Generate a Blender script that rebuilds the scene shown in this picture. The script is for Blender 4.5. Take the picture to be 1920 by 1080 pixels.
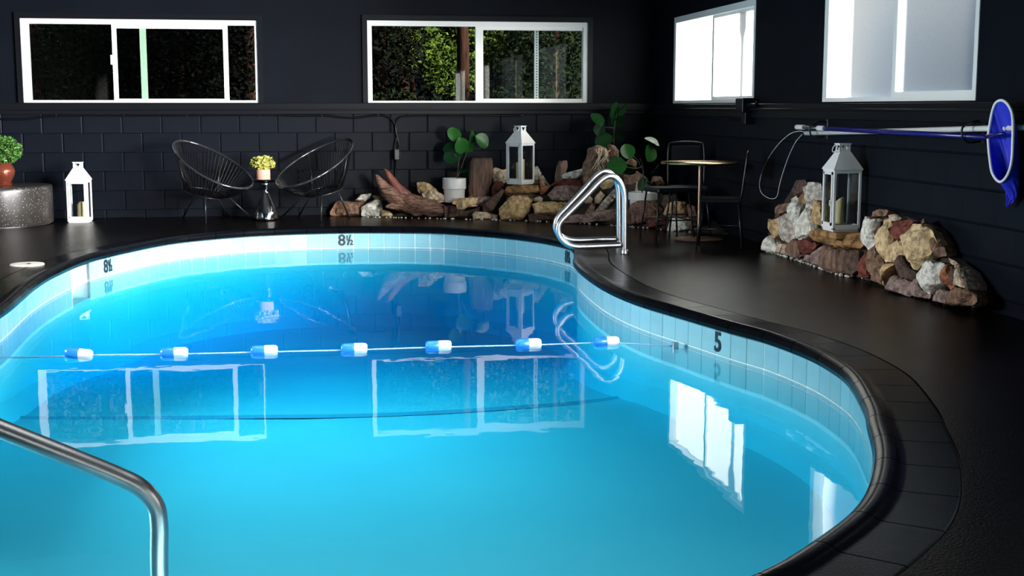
import bpy, bmesh, math, random
from mathutils import Vector, Matrix, noise, Euler

for o in list(bpy.data.objects):
    bpy.data.objects.remove(o)
S = bpy.context.scene
COL = S.collection
R = math.radians

# ------------------------------------------------------------------ camera
FPX, PITCH, YAW, CH = 2457.5, 0.137174, 0.159169, 1.17623
cam = bpy.data.cameras.new('camera')
cam.sensor_width = 36.0
cam.lens = FPX / 1920 * 36.0
cam.clip_end = 300
cam_o = bpy.data.objects.new('camera', cam)
cam_o.location = (0, 0, CH)
cam_o.rotation_euler = (math.pi / 2 - PITCH, 0, -YAW)
COL.objects.link(cam_o)
S.camera = cam_o

# ------------------------------------------------------------------ world, sun, window daylight, added lamps, exposure
W = bpy.data.worlds.new('sky')
S.world = W
W.use_nodes = True
_n = W.node_tree.nodes
_sky = _n.new('ShaderNodeTexSky')
_sky.sky_type = 'NISHITA'
_sky.sun_disc = False
_sky.sun_elevation = R(22)
_sky.sun_rotation = R(127)
W.node_tree.links.new(_sky.outputs['Color'], _n['Background'].inputs['Color'])
_n['Background'].inputs['Strength'].default_value = 0.30

def lamp(name, kind, loc, direction, energy, color=(1, 1, 1), **kw):
    l = bpy.data.lights.new(name, kind)
    l.energy = energy
    l.color = color
    for k, v in kw.items():
        setattr(l, k, v)
    o = bpy.data.objects.new(name, l)
    o.location = loc
    o.rotation_euler = Vector(direction).to_track_quat('-Z', 'Y').to_euler()
    COL.objects.link(o)
    return o

# low morning sun: enters through the windows of the right wall and rakes the back wall
lamp('sun', 'SUN', (12, -4, 4), (-0.80, 0.60, -0.085), 32.0, (1.0, 0.95, 0.88), angle=R(5))
# strip lamps added inside the right wall's frosted windows, in place of slanting sun glow
for _y, _e, _d, _s in ((12.43, 4, (-0.80, 0.60, -0.06), 62), (8.45, 72, (-0.80, 0.60, -0.06), 62), (4.5, 60, (-0.80, 0.60, -0.06), 62),
                       (4.5, 17, (-0.48, 0.88, 0.0), 46)):   # the last: added low lamp at the made-up side door
    for _k in (-1, 0, 1):
        lamp('window_glow', 'AREA', (3.745 if _s > 50 else 3.64, _y + _k * 0.78, 1.665 if _s > 50 else 0.72), _d, _e, (1.0, 0.985, 0.97),
             shape='RECTANGLE', size=0.60, size_y=0.8, spread=R(_s))
# added fill lamp, as daylight from invented glass doors behind the camera
lamp('daylight_door', 'AREA', (0.35, -7.15, 1.25), (0.1, 1, -0.1), 30, (0.93, 0.97, 1.0),
     shape='RECTANGLE', size=2.6, size_y=2.1)
# daylight lamp added at an unseen left-wall opening, aimed at the right rockery
lamp('daylight_left', 'AREA', (-4.75, 7.6, 1.75), (1, 0.10, -0.34), 140, (0.93, 0.97, 1.0),
     shape='RECTANGLE', size=3.0, size_y=1.2, spread=R(84))
# underwater fill lamps added out of view to brighten the basin
lamp('pool_lamp', 'AREA', (0.2, 2.80, -0.40), (0, 1, -0.02), 13, (0.95, 1.0, 1.0),
     shape='RECTANGLE', size=1.8, size_y=0.3)
lamp('pool_lamp', 'AREA', (-1.54, 4.35, -0.40), (1, 0.15, -0.02), 7, (0.95, 1.0, 1.0),
     shape='RECTANGLE', size=1.2, size_y=0.3)

# fill panel added below the unseen ceiling to light the pool
lamp('ceiling_lamp', 'AREA', (0.25, 6.2, 3.25), (0, 0, -1), 64, (0.96, 0.99, 1.0),
     shape='RECTANGLE', size=2.6, size_y=10.4, spread=R(60))

S.view_settings.view_transform = 'Standard'
S.view_settings.look = 'None'
S.view_settings.gamma = 1.0
S.view_settings.use_curve_mapping = False
S.view_settings.exposure = 0.0
S.cycles.use_denoising = True
S.cycles.max_bounces = 10
S.cycles.transparent_max_bounces = 24
S.cycles.caustics_reflective = False
S.cycles.sample_clamp_indirect = 4.0

# ------------------------------------------------------------------ geometry of the view (photo pixel -> point on a real plane)
_fw = Vector((math.sin(YAW) * math.cos(PITCH), math.cos(YAW) * math.cos(PITCH), -math.sin(PITCH)))
_rt = Vector((math.cos(YAW), -math.sin(YAW), 0))
_up = _rt.cross(_fw)
_eye = Vector((0, 0, CH))
def hit(px, py, nrm, d):
    r = _fw + _rt * ((px - 960) / FPX) - _up * ((py - 540) / FPX)
    nrm = Vector(nrm)
    t = (d - nrm.dot(_eye)) / nrm.dot(r)
    return _eye + r * t
def onz(px, py, z=0.0): return hit(px, py, (0, 0, 1), z)
def ony(px, py, y): return hit(px, py, (0, 1, 0), y)
def onx(px, py, x): return hit(px, py, (1, 0, 0), x)

D, XR, XL, YF, ZC = 14.507, 3.94, -4.6, -7.0, 3.3
ZW = -0.205            # water level

# ------------------------------------------------------------------ mesh helpers
class MB:
    def __init__(s): s.v, s.f, s.m = [], [], []
    def add(s, vs, fs, mi=0):
        b = len(s.v)
        s.v += [tuple(v) for v in vs]
        s.f += [tuple(i + b for i in f) for f in fs]
        s.m += [mi] * len(fs)
        return s
    def box(s, a, b, M=None, mi=0):
        (x0, y0, z0), (x1, y1, z1) = [tuple(map(min, a, b)), tuple(map(max, a, b))]
        vs = [Vector(p) for p in ((x0,y0,z0),(x1,y0,z0),(x1,y1,z0),(x0,y1,z0),(x0,y0,z1),(x1,y0,z1),(x1,y1,z1),(x0,y1,z1))]
        if M is not None: vs = [M @ v for v in vs]
        return s.add(vs, [(0,3,2,1),(4,5,6,7),(0,1,5,4),(1,2,6,5),(2,3,7,6),(3,0,4,7)], mi)
    def tube(s, path, rad, n=10, closed=False, caps=True, mi=0, jitter=0.0, seed=0, squash=None):
        P = [Vector(p) for p in path]
        m = len(P)
        rr = rad if isinstance(rad, (list, tuple)) else [rad] * m
        T = []
        for i in range(m):
            a = P[(i - 1) % m] if (closed or i > 0) else P[i]
            b = P[(i + 1) % m] if (closed or i < m - 1) else P[i]
            T.append((b - a).normalized())
        ref = Vector((0, 0, 1)) if abs(T[0].z) < 0.9 else Vector((1, 0, 0))
        N = (ref - T[0] * ref.dot(T[0])).normalized()
        vs, fs = [], []
        for i in range(m):
            N = N - T[i] * N.dot(T[i])
            if N.length < 1e-6: N = T[i].orthogonal()
            N.normalize()
            B = T[i].cross(N)
            for k in range(n):
                a = 2 * math.pi * k / n
                r = rr[i]
                if jitter:
                    q = P[i] * 9 + Vector((math.cos(a), math.sin(a), seed)) * 2.0
                    r *= 1 + jitter * noise.noise(q) + jitter * 0.6 * noise.noise(Vector((a * 3, i * 0.35, seed)))
                vs.append(P[i] + N * (math.cos(a) * r) + B * (math.sin(a) * r))
        for i in range(m if closed else m - 1):
            j = (i + 1) % m
            for k in range(n):
                l = (k + 1) % n
                fs.append((i * n + k, i * n + l, j * n + l, j * n + k))
        if caps and not closed:
            fs.append(tuple(reversed(range(n))))
            fs.append(tuple((m - 1) * n + k for k in range(n)))
        return s.add(vs, fs, mi)
    def lathe(s, prof, c=(0, 0, 0), n=32, mi=0, M=None):
        c = Vector(c)
        vs, fs = [], []
        for r, z in prof:
            for k in range(n):
                a = 2 * math.pi * k / n
                v = Vector((r * math.cos(a), r * math.sin(a), z))
                if M is not None: v = M @ v
                vs.append(c + v)
        for i in range(len(prof) - 1):
            for k in range(n):
                l = (k + 1) % n
                fs.append((i * n + k, i * n + l, (i + 1) * n + l, (i + 1) * n + k))
        if prof[0][0] > 1e-5: fs.append(tuple(reversed(range(n))))
        if prof[-1][0] > 1e-5: fs.append(tuple((len(prof) - 1) * n + k for k in range(n)))
        return s.add(vs, fs, mi)
    def prism(s, poly, h0, h1, P, mi=0):
        """poly: 2D outline; P(u, v, n) -> point; between depths h0 and h1"""
        n = len(poly)
        vs = [P(u, v, h0) for u, v in poly] + [P(u, v, h1) for u, v in poly]
        fs = [tuple(range(n)), tuple(reversed(range(n, 2 * n)))]
        for i in range(n):
            j = (i + 1) % n
            fs.append((i, i + n, j + n, j))
        return s.add(vs, fs, mi)
    def mesh(s, name, mats, smooth=False, bevel=0):
        me = bpy.data.meshes.new(name)
        me.from_pydata(s.v, [], s.f)
        for m in (mats if isinstance(mats, (list, tuple)) else [mats]):
            me.materials.append(m)
        if any(s.m): me.polygons.foreach_set('material_index', s.m)
        bm = bmesh.new(); bm.from_mesh(me)
        bmesh.ops.recalc_face_normals(bm, faces=bm.faces)
        if bevel:
            bmesh.ops.bevel(bm, geom=list(bm.edges), offset=bevel, segments=1, affect='EDGES', clamp_overlap=True)
        bm.to_mesh(me); bm.free()
        if smooth:
            me.polygons.foreach_set('use_smooth', [True] * len(me.polygons))
            if smooth != True:
                me.set_sharp_from_angle(angle=R(smooth))
        me.update()
        return me
    def build(s, name, mats, parent=None, smooth=False, bevel=0, origin=None):
        me = s.mesh(name, mats, smooth, bevel)
        o = bpy.data.objects.new(name, me)
        COL.objects.link(o)
        if origin is not None:
            me.transform(Matrix.Translation(-Vector(origin)))
            o.location = origin
        if parent is not None: adopt(o, parent)
        return o

def adopt(o, parent):
    o.parent = parent
    o.matrix_parent_inverse = root_matrix(parent).inverted()

def root_matrix(o):
    M = Matrix.LocRotScale(o.location, o.rotation_euler, o.scale)
    return (root_matrix(o.parent) @ o.matrix_parent_inverse @ M) if o.parent else M

def link_mesh(name, me, parent=None, M=None):
    o = bpy.data.objects.new(name, me)
    COL.objects.link(o)
    if M is not None:
        o.location, o.rotation_euler, o.scale = M.to_translation(), M.to_euler(), M.to_scale()
    if parent is not None: adopt(o, parent)
    return o

def tag(o, label=None, cat=None, group=None, kind=None):
    if label: o['label'] = label
    if cat: o['category'] = cat
    if group: o['group'] = group
    if kind: o['kind'] = kind
    return o

def thing(name, label, cat, loc=(0, 0, 0), rz=0.0, group=None):
    o = bpy.data.objects.new(name, None)
    o.empty_display_size = 0.05
    o.location = loc
    o.rotation_euler = (0, 0, rz)
    COL.objects.link(o)
    return tag(o, label, cat, group)

def structure(o, label=None):
    o['kind'] = 'structure'
    if label: o['label'] = label
    return o

def catmull(pts, per=8, closed=False):
    P = [Vector(p) for p in pts]
    n = len(P)
    out = []
    for i in range(n if closed else n - 1):
        if closed:
            a, b, c, d = P[(i - 1) % n], P[i], P[(i + 1) % n], P[(i + 2) % n]
        else:
            a, b, c, d = P[max(i - 1, 0)], P[i], P[i + 1], P[min(i + 2, n - 1)]
        for k in range(per):
            t = k / per
            out.append(0.5 * ((2 * b) + (c - a) * t + (2 * a - 5 * b + 4 * c - d) * t * t + (3 * b - a - 3 * c + d) * t ** 3))
    if not closed: out.append(P[-1])
    return out

def resample(pts, step=None, count=None, closed=True):
    P = [Vector(p) for p in pts]
    if closed: P = P + [P[0]]
    L = [0.0]
    for a, b in zip(P, P[1:]): L.append(L[-1] + (b - a).length)
    tot = L[-1]
    n = count or max(3, round(tot / step))
    out, j = [], 0
    for k in range(n if closed else n + 1):
        s = tot * k / n
        while j < len(L) - 2 and L[j + 1] < s: j += 1
        t = (s - L[j]) / max(1e-9, L[j + 1] - L[j])
        out.append(P[j].lerp(P[j + 1], min(1, t)))
    return out

# ------------------------------------------------------------------ materials
def mat(name, color, rough=0.6, metal=0.0, color2=None, scale=8.0, detail=6.0, lo=0.35, hi=0.65,
        bump=0.0, bscale=40.0, spec=0.5, coat=0.0, stretch=None, rough2=None):
    m = bpy.data.materials.new(name)
    m.use_nodes = True
    nt = m.node_tree
    b = nt.nodes['Principled BSDF']
    b.inputs['Base Color'].default_value = (*color, 1)
    b.inputs['Roughness'].default_value = rough
    b.inputs['Metallic'].default_value = metal
    b.inputs['Specular IOR Level'].default_value = spec
    b.inputs['Coat Weight'].default_value = coat
    tc = nt.nodes.new('ShaderNodeTexCoord')
    vec = tc.outputs['Object']
    if stretch:
        mp = nt.nodes.new('ShaderNodeMapping')
        mp.inputs['Scale'].default_value = stretch
        nt.links.new(vec, mp.inputs['Vector'])
        vec = mp.outputs['Vector']
    if color2 is not None or rough2 is not None:
        nz = nt.nodes.new('ShaderNodeTexNoise')
        nz.inputs['Scale'].default_value = scale
        nz.inputs['Detail'].default_value = detail
        nt.links.new(vec, nz.inputs['Vector'])
        mr = nt.nodes.new('ShaderNodeMapRange')
        mr.inputs['From Min'].default_value = lo
        mr.inputs['From Max'].default_value = hi
        nt.links.new(nz.outputs['Fac'], mr.inputs['Value'])
        if color2 is not None:
            mx = nt.nodes.new('ShaderNodeMix'); mx.data_type = 'RGBA'
            mx.inputs['A'].default_value = (*color, 1)
            mx.inputs['B'].default_value = (*color2, 1)
            nt.links.new(mr.outputs['Result'], mx.inputs['Factor'])
            nt.links.new(mx.outputs['Result'], b.inputs['Base Color'])
        if rough2 is not None:
            m2 = nt.nodes.new('ShaderNodeMapRange')
            m2.inputs['To Min'].default_value = rough
            m2.inputs['To Max'].default_value = rough2
            nt.links.new(mr.outputs['Result'], m2.inputs['Value'])
            nt.links.new(m2.outputs['Result'], b.inputs['Roughness'])
    if bump:
        nb = nt.nodes.new('ShaderNodeTexNoise')
        nb.inputs['Scale'].default_value = bscale
        nb.inputs['Detail'].default_value = 6
        nt.links.new(vec, nb.inputs['Vector'])
        bp = nt.nodes.new('ShaderNodeBump')
        bp.inputs['Strength'].default_value = bump
        bp.inputs['Distance'].default_value = 0.01
        nt.links.new(nb.outputs['Fac'], bp.inputs['Height'])
        nt.links.new(bp.outputs['Normal'], b.inputs['Normal'])
    return m

def glass(name, ior=1.5, tint=(1, 1, 1), rough=0.0, bump=0.0, bscale=3.0, volume=None):
    """clear sheet: what is behind shows through, reflections by Fresnel"""
    m = bpy.data.materials.new(name)
    m.use_nodes = True
    nt = m.node_tree
    nt.nodes.remove(nt.nodes['Principled BSDF'])
    out = nt.nodes['Material Output']
    lw = nt.nodes.new('ShaderNodeLayerWeight'); lw.inputs['Blend'].default_value = 0.5
    pw = nt.nodes.new('ShaderNodeMath'); pw.operation = 'POWER'; pw.inputs[1].default_value = 5.0
    nt.links.new(lw.outputs['Facing'], pw.inputs[0])
    f0 = ((ior - 1) / (ior + 1)) ** 2
    fr = nt.nodes.new('ShaderNodeMapRange')
    fr.inputs['To Min'].default_value = f0
    nt.links.new(pw.outputs[0], fr.inputs['Value'])
    tr = nt.nodes.new('ShaderNodeBsdfTransparent'); tr.inputs['Color'].default_value = (*tint, 1)
    gl = nt.nodes.new('ShaderNodeBsdfGlossy'); gl.inputs['Roughness'].default_value = rough
    mx = nt.nodes.new('ShaderNodeMixShader')
    nt.links.new(fr.outputs['Result'], mx.inputs['Fac'])
    nt.links.new(tr.outputs['BSDF'], mx.inputs[1])
    nt.links.new(gl.outputs['BSDF'], mx.inputs[2])
    nt.links.new(mx.outputs['Shader'], out.inputs['Surface'])
    if bump:
        tc = nt.nodes.new('ShaderNodeTexCoord')
        nz = nt.nodes.new('ShaderNodeTexNoise')
        nz.inputs['Scale'].default_value = bscale; nz.inputs['Detail'].default_value = 3
        nt.links.new(tc.outputs['Object'], nz.inputs['Vector'])
        bp = nt.nodes.new('ShaderNodeBump')
        bp.inputs['Strength'].default_value = bump; bp.inputs['Distance'].default_value = 0.01
        nt.links.new(nz.outputs['Fac'], bp.inputs['Height'])
        nt.links.new(bp.outputs['Normal'], gl.inputs['Normal'])
    if volume:
        va = nt.nodes.new('ShaderNodeVolumeAbsorption')
        va.inputs['Color'].default_value = (*volume[0], 1)
        va.inputs['Density'].default_value = volume[1]
        nt.links.new(va.outputs['Volume'], out.inputs['Volume'])
    return m

def frosted(name, clear=0.4):
    m = bpy.data.materials.new(name)
    m.use_nodes = True
    nt = m.node_tree
    nt.nodes.remove(nt.nodes['Principled BSDF'])
    out = nt.nodes['Material Output']
    tr = nt.nodes.new('ShaderNodeBsdfTransparent')
    tl = nt.nodes.new('ShaderNodeBsdfTranslucent'); tl.inputs['Color'].default_value = (0.9, 0.94, 0.97, 1)
    mx = nt.nodes.new('ShaderNodeMixShader'); mx.inputs['Fac'].default_value = clear
    # dew drops on the glass: tiny clear spots
    tc = nt.nodes.new('ShaderNodeTexCoord')
    vo = nt.nodes.new('ShaderNodeTexVoronoi'); vo.inputs['Scale'].default_value = 55
    nt.links.new(tc.outputs['Object'], vo.inputs['Vector'])
    mr = nt.nodes.new('ShaderNodeMapRange')
    mr.inputs['From Min'].default_value = 0.10; mr.inputs['From Max'].default_value = 0.22
    mr.inputs['To Min'].default_value = 0.25; mr.inputs['To Max'].default_value = clear
    nt.links.new(vo.outputs['Distance'], mr.inputs['Value'])
    nt.links.new(mr.outputs['Result'], mx.inputs['Fac'])
    nt.links.new(tl.outputs['BSDF'], mx.inputs[1])
    nt.links.new(tr.outputs['BSDF'], mx.inputs[2])
    nt.links.new(mx.outputs['Shader'], out.inputs['Surface'])
    return m

M = {}
M['wall'] = mat('dark_wall_paint', (0.00280, 0.00400, 0.00700), 0.5, color2=(0.00370, 0.00520, 0.00875), scale=2.5, spec=0.06, bump=0.10, bscale=60)
M['block'] = mat('dark_block_paint', (0.00330, 0.00471, 0.00825), 0.42, color2=(0.00436, 0.00613, 0.01031), scale=2.5, spec=0.09, bump=0.10, bscale=60)
M['mortar_joint'] = mat('painted_joint', (0.022, 0.023, 0.028), 0.5)
M['ceiling'] = mat('dark_ceiling_paint', (0.03, 0.03, 0.035), 0.8)
M['trim'] = mat('dark_trim_paint', (0.00462, 0.00539, 0.00770), 0.35, bump=0.05, bscale=30, spec=0.12)
M['deck'] = mat('stained_concrete_deck', (0.00282, 0.00211, 0.00166), 0.20, color2=(0.00560, 0.00422, 0.00326), scale=3.0, lo=0.22, hi=0.78, rough2=0.25, bump=0.32, bscale=110, spec=0.07)
M['coping'] = mat('black_coping_paint', (0.00176, 0.00210, 0.00336), 0.22, color2=(0.00273, 0.00328, 0.00462), scale=7, lo=0.22, hi=0.78, rough2=0.26, bump=0.05, bscale=110, spec=0.05)
M['groove'] = mat('grey_grout_line', (0.05, 0.05, 0.05), 0.9)
M['plaster'] = mat('pool_plaster', (0.80, 0.88, 0.90), 0.6, color2=(0.70, 0.82, 0.86), scale=1.2)
M['grout'] = mat('white_grout', (0.72, 0.78, 0.76), 0.8)
M['tile'] = mat('aqua_tile_glaze', (0.22400, 0.46400, 0.51200), 0.18, color2=(0.28800, 0.52800, 0.56800), scale=3.0, lo=0.3, hi=0.7)  # aqua of both glazes deepened by painted-in cyan bounce from the water
M['tile2'] = mat('aqua_tile_glaze_streaked', (0.20000, 0.42400, 0.47200), 0.2, color2=(0.27200, 0.50400, 0.54400), scale=5.0, lo=0.3, hi=0.7)
M['ink'] = mat('black_marking', (0.008, 0.010, 0.015), 0.35)
M['stripe'] = mat('blue_floor_tile', (0.36, 0.56, 0.70), 0.4)
M['water'] = glass('pool_water', 1.333, (0.97, 1, 1), 0.0, bump=0.10, bscale=2.2, volume=((0.0, 0.873, 0.983), 1.5))
M['white'] = mat('white_enamel', (0.80, 0.80, 0.78), 0.4, color2=(0.74, 0.74, 0.72), scale=12)
M['vinyl'] = mat('white_window_vinyl', (0.82, 0.82, 0.80), 0.35)
M['mint'] = mat('mint_window_stile', (0.42, 0.58, 0.46), 0.4)
M['pane'] = glass('window_glass', 1.52, (0.92, 0.95, 0.93))
M['lantern_glass'] = glass('lantern_glass', 1.45, (0.93, 0.95, 0.96))
M['frosted'] = frosted('frosted_window_glass', 0.05)
M['candle'] = mat('ivory_wax', (0.80, 0.66, 0.36), 0.5)
M['steel'] = mat('brushed_steel', (0.44, 0.45, 0.47), 0.33, 1.0, bump=0.04, bscale=120)
M['mirror'] = mat('hammered_chrome', (0.80, 0.80, 0.80), 0.10, 1.0, bump=0.25, bscale=9)
M['brass'] = mat('brushed_brass', (0.62, 0.40, 0.16), 0.25, 1.0)
M['bronze'] = mat('rose_brass_post', (0.60, 0.36, 0.24), 0.3, 1.0)
M['black_metal'] = mat('black_powder_coat', (0.012, 0.012, 0.014), 0.3)
M['cord'] = mat('black_vinyl_cord', (0.004, 0.004, 0.005), 0.25, spec=0.18)
M['rim'] = mat('glossy_black_rim', (0.02, 0.02, 0.022), 0.16, spec=1.0, coat=0.6)
M['black_seat'] = mat('black_seat', (0.006, 0.008, 0.012), 0.4, spec=0.2)
M['granite'] = mat('speckled_terrazzo', (0.01890, 0.01620, 0.01485), 0.3, color2=(0.02700, 0.02430, 0.02160), scale=8)
M['copper'] = mat('copper_glaze', (0.2520, 0.0660, 0.0360), 0.2, 0.55, color2=(0.1800, 0.0420, 0.0240), scale=6)
M['terracotta'] = mat('pink_terracotta', (0.66, 0.33, 0.24), 0.7)
M['soil'] = mat('dark_soil', (0.03, 0.02, 0.014), 0.9, bump=0.6, bscale=60)
M['ceramic'] = mat('white_ceramic', (0.80, 0.79, 0.77), 0.28)
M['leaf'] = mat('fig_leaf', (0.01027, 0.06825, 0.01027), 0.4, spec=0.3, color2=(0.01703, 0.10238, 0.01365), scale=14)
M['leaf_dark'] = mat('fig_leaf_dark', (0.0075, 0.0450, 0.0125), 0.4, spec=0.25, color2=(0.0100, 0.0600, 0.0150), scale=14)  # copy of the fig leaf with shade painted into its colour
M['stem'] = mat('plant_stem', (0.06, 0.055, 0.03), 0.7)
M['bush'] = mat('small_green_leaf', (0.0420, 0.1320, 0.0180), 0.4, color2=(0.0720, 0.1800, 0.0300), scale=40)
M['yellow_leaf'] = mat('yellow_succulent_leaf', (0.60, 0.50, 0.12), 0.45, color2=(0.34, 0.40, 0.08), scale=40)
M['float_blue'] = mat('blue_float_plastic', (0.015, 0.19, 0.72), 0.3)
M['float_white'] = mat('white_float_plastic', (0.85, 0.86, 0.88), 0.35)
M['rope'] = mat('pale_blue_rope', (0.35, 0.55, 0.75), 0.7)
M['navy'] = mat('navy_pole', (0.012, 0.010, 0.16), 0.25)
M['net_blue'] = mat('blue_net_mesh', (0.02, 0.03, 0.60), 0.6)
M['lid'] = mat('skimmer_lid_plastic', (0.82, 0.78, 0.68), 0.5)
M['drift'] = mat('driftwood', (0.23, 0.125, 0.085), 0.6, color2=(0.05, 0.025, 0.018), scale=5, detail=10, lo=.40, hi=.66, bump=1.0, bscale=12, stretch=(2, 7, 12), spec=0.3)
M['drift_red'] = mat('driftwood_red', (0.20, 0.06, 0.04), 0.5, color2=(0.10, 0.035, 0.025), scale=8, bump=0.6, bscale=20)
def rockmat(name, c1, c2, sc=26, bump=1.0, bs=45, stretch=None, rough=0.75):
    M[name] = mat(name, [min(.85, v * 1.6) for v in c1], rough, color2=[.45 * a_ + .55 * b_ for a_, b_ in zip(c1, c2)], scale=sc, detail=12, lo=.40, hi=.62, bump=bump, bscale=bs, stretch=stretch, spec=0.3)
rockmat('rock_white', (0.62, 0.56, 0.48), (0.40, 0.36, 0.30))
rockmat('rock_grey', (0.42, 0.38, 0.33), (0.20, 0.175, 0.15))
rockmat('rock_beige', (0.44, 0.35, 0.25), (0.24, 0.18, 0.12))
rockmat('rock_tan', (0.40, 0.28, 0.14), (0.22, 0.14, 0.07))
rockmat('rock_yellow', (0.50, 0.37, 0.21), (0.34, 0.24, 0.12))
rockmat('rock_golden', (0.25, 0.14, 0.055), (0.075, 0.038, 0.02), sc=14)
rockmat('rock_brown', (0.17, 0.10, 0.065), (0.065, 0.038, 0.026))
rockmat('rock_ribbed', (0.20, 0.12, 0.085), (0.07, 0.040, 0.030), sc=5, stretch=(7, 7, 0.8))
rockmat('rock_dark', (0.075, 0.045, 0.034), (0.028, 0.018, 0.015))
rockmat('rock_red', (0.13, 0.034, 0.024), (0.055, 0.018, 0.014))
rockmat('rock_mauve', (0.21, 0.15, 0.13), (0.085, 0.058, 0.05))
rockmat('rock_orange', (0.26, 0.095, 0.05), (0.22, 0.08, 0.04))
M['mortar'] = mat('pale_mortar', (0.60, 0.57, 0.53), 0.9, bump=0.8, bscale=60)
M['rubble'] = mat('dark_rubble', (0.035, 0.026, 0.020), 0.9, color2=(0.015, 0.011, 0.009), scale=12, bump=1.0, bscale=18)
M['bark'] = mat('redwood_bark', (0.0230, 0.0098, 0.0063), 0.9, spec=0.05, color2=(0.0081, 0.0034, 0.0026), scale=6, bump=1.0, bscale=12, stretch=(5, 5, 0.6))
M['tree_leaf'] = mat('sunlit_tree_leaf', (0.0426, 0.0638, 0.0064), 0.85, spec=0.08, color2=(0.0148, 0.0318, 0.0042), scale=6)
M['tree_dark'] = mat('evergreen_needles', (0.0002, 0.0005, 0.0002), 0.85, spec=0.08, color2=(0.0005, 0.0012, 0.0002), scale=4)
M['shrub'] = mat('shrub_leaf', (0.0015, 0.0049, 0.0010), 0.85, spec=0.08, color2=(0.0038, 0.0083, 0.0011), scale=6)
M['earth'] = mat('forest_floor', (0.0063, 0.0045, 0.0027), 0.95, color2=(0.0025, 0.0027, 0.0013), scale=0.8, bump=0.8, bscale=4)
M['outside_paint'] = mat('outside_grey_paint', (0.70, 0.74, 0.76), 0.7)
M['galv'] = mat('pale_blue_downpipe', (0.30, 0.42, 0.50), 0.5)

# speckles of the drum table
def speckle(m):
    nt = m.node_tree
    b = nt.nodes['Principled BSDF']
    src = b.inputs['Base Color'].links[0].from_socket
    tc = nt.nodes.new('ShaderNodeTexCoord')
    vo = nt.nodes.new('ShaderNodeTexVoronoi'); vo.inputs['Scale'].default_value = 48
    nt.links.new(tc.outputs['Object'], vo.inputs['Vector'])
    mr = nt.nodes.new('ShaderNodeMapRange')
    mr.inputs['From Min'].default_value = 0.14; mr.inputs['From Max'].default_value = 0.20
    mr.inputs['To Min'].default_value = 1.0; mr.inputs['To Max'].default_value = 0.0
    nt.links.new(vo.outputs['Distance'], mr.inputs['Value'])
    mx = nt.nodes.new('ShaderNodeMix'); mx.data_type = 'RGBA'
    nt.links.new(mr.outputs['Result'], mx.inputs['Factor'])
    nt.links.new(src, mx.inputs['A'])
    mx.inputs['B'].default_value = (0.38, 0.35, 0.32, 1)
    nt.links.new(mx.outputs['Result'], b.inputs['Base Color'])
speckle(M['granite'])

# ================================================================== POOL OUTLINE
CTRL = [(0.668,12.888),(1.268,12.736),(1.621,12.424),(1.897,12.104),(2.134,11.672),(2.258,11.254),(2.29,10.88),(2.21,10.35),
        (2.085,9.786),(2.027,9.125),(2.011,8.411),(2.06,7.832),(2.154,7.40),(2.241,7.03),(2.326,6.684),(2.392,6.461),
        (2.443,6.022),(2.434,5.667),(2.38,5.312),(2.198,4.727),(2.119,4.535),(1.935,4.07),(1.68,3.60),(1.41,3.28),(1.07,2.98),
        (0.6,2.76),(0,2.68),(-0.6,2.83),(-1.15,3.3),(-1.55,4.0),(-1.75,5),(-1.80,6),(-1.79,7),(-1.775,8.045),(-1.795,8.6),
        (-1.815,9.2),(-1.795,9.861),(-1.69,10.742),(-1.45,11.48),(-1.19,12.06),(-0.9,12.404),(-0.503,12.698),(-0.087,12.844),(0.34,12.90)]
_raw = catmull([(x, y, 0) for x, y in CTRL], 10, True)
OUT = resample(_raw, step=0.1524 / 3)
NP = len(OUT)
for _ in range(3):
    OUT = [(OUT[i - 1] + OUT[i] * 2 + OUT[(i + 1) % NP]) / 4 for i in range(NP)]
def onrm(i):
    t = (OUT[(i + 1) % NP] - OUT[i - 1]).normalized()
    return Vector((-t.y, t.x, 0))            # outline runs clockwise: this points outwards
NRM = [onrm(i) for i in range(NP)]
_c = sum(OUT, Vector()) / NP
if NRM[0].dot(OUT[0] - _c) < 0: NRM = [-n for n in NRM]
def offs(i, s, z=0.0):
    i %= NP
    p = OUT[i] + NRM[i] * s
    return Vector((p.x, p.y, z))
def nearest(p):
    p = Vector((p[0], p[1], 0))
    return min(range(NP), key=lambda i: (OUT[i] - p).length)
# how deep the floor lies
def floor_z(y):
    if y < 7.6: return -0.205 - (0.36 + 0.05 * max(0, (y - 2.7)) / 4.9)
    return -0.205 - (0.41 + 0.34 * min(1, (y - 7.6) / 3.2))

# ------------------------------------------------------------------ floor (deck) with the pool's opening
def make_deck():
    bm = bmesh.new()
    rect = [bm.verts.new(p) for p in ((XL, YF, 0), (XR + 0.02, YF, 0), (XR + 0.02, D + 0.02, 0), (XL, D + 0.02, 0))]
    ed = [bm.edges.new((rect[i], rect[(i + 1) % 4])) for i in range(4)]
    loop = [bm.verts.new(offs(i, 0.246)) for i in range(0, NP, 2)]
    ed += [bm.edges.new((loop[i], loop[(i + 1) % len(loop)])) for i in range(len(loop))]
    bmesh.ops.triangle_fill(bm, use_beauty=True, edges=ed)
    bmesh.ops.recalc_face_normals(bm, faces=bm.faces)
    if sum(f.normal.z for f in bm.faces) < 0:
        bmesh.ops.reverse_faces(bm, faces=bm.faces)
    r = bmesh.ops.extrude_edge_only(bm, edges=[e for e in bm.edges if e.is_boundary])
    for v in r['geom']:
        if isinstance(v, bmesh.types.BMVert): v.co.z = -0.12
    me = bpy.data.meshes.new('floor'); bm.to_mesh(me); bm.free()
    me.materials.append(M['deck'])
    o = bpy.data.objects.new('floor', me); COL.objects.link(o)
    return structure(o, 'dark glossy concrete deck around the pool')
floor = make_deck()

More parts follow.
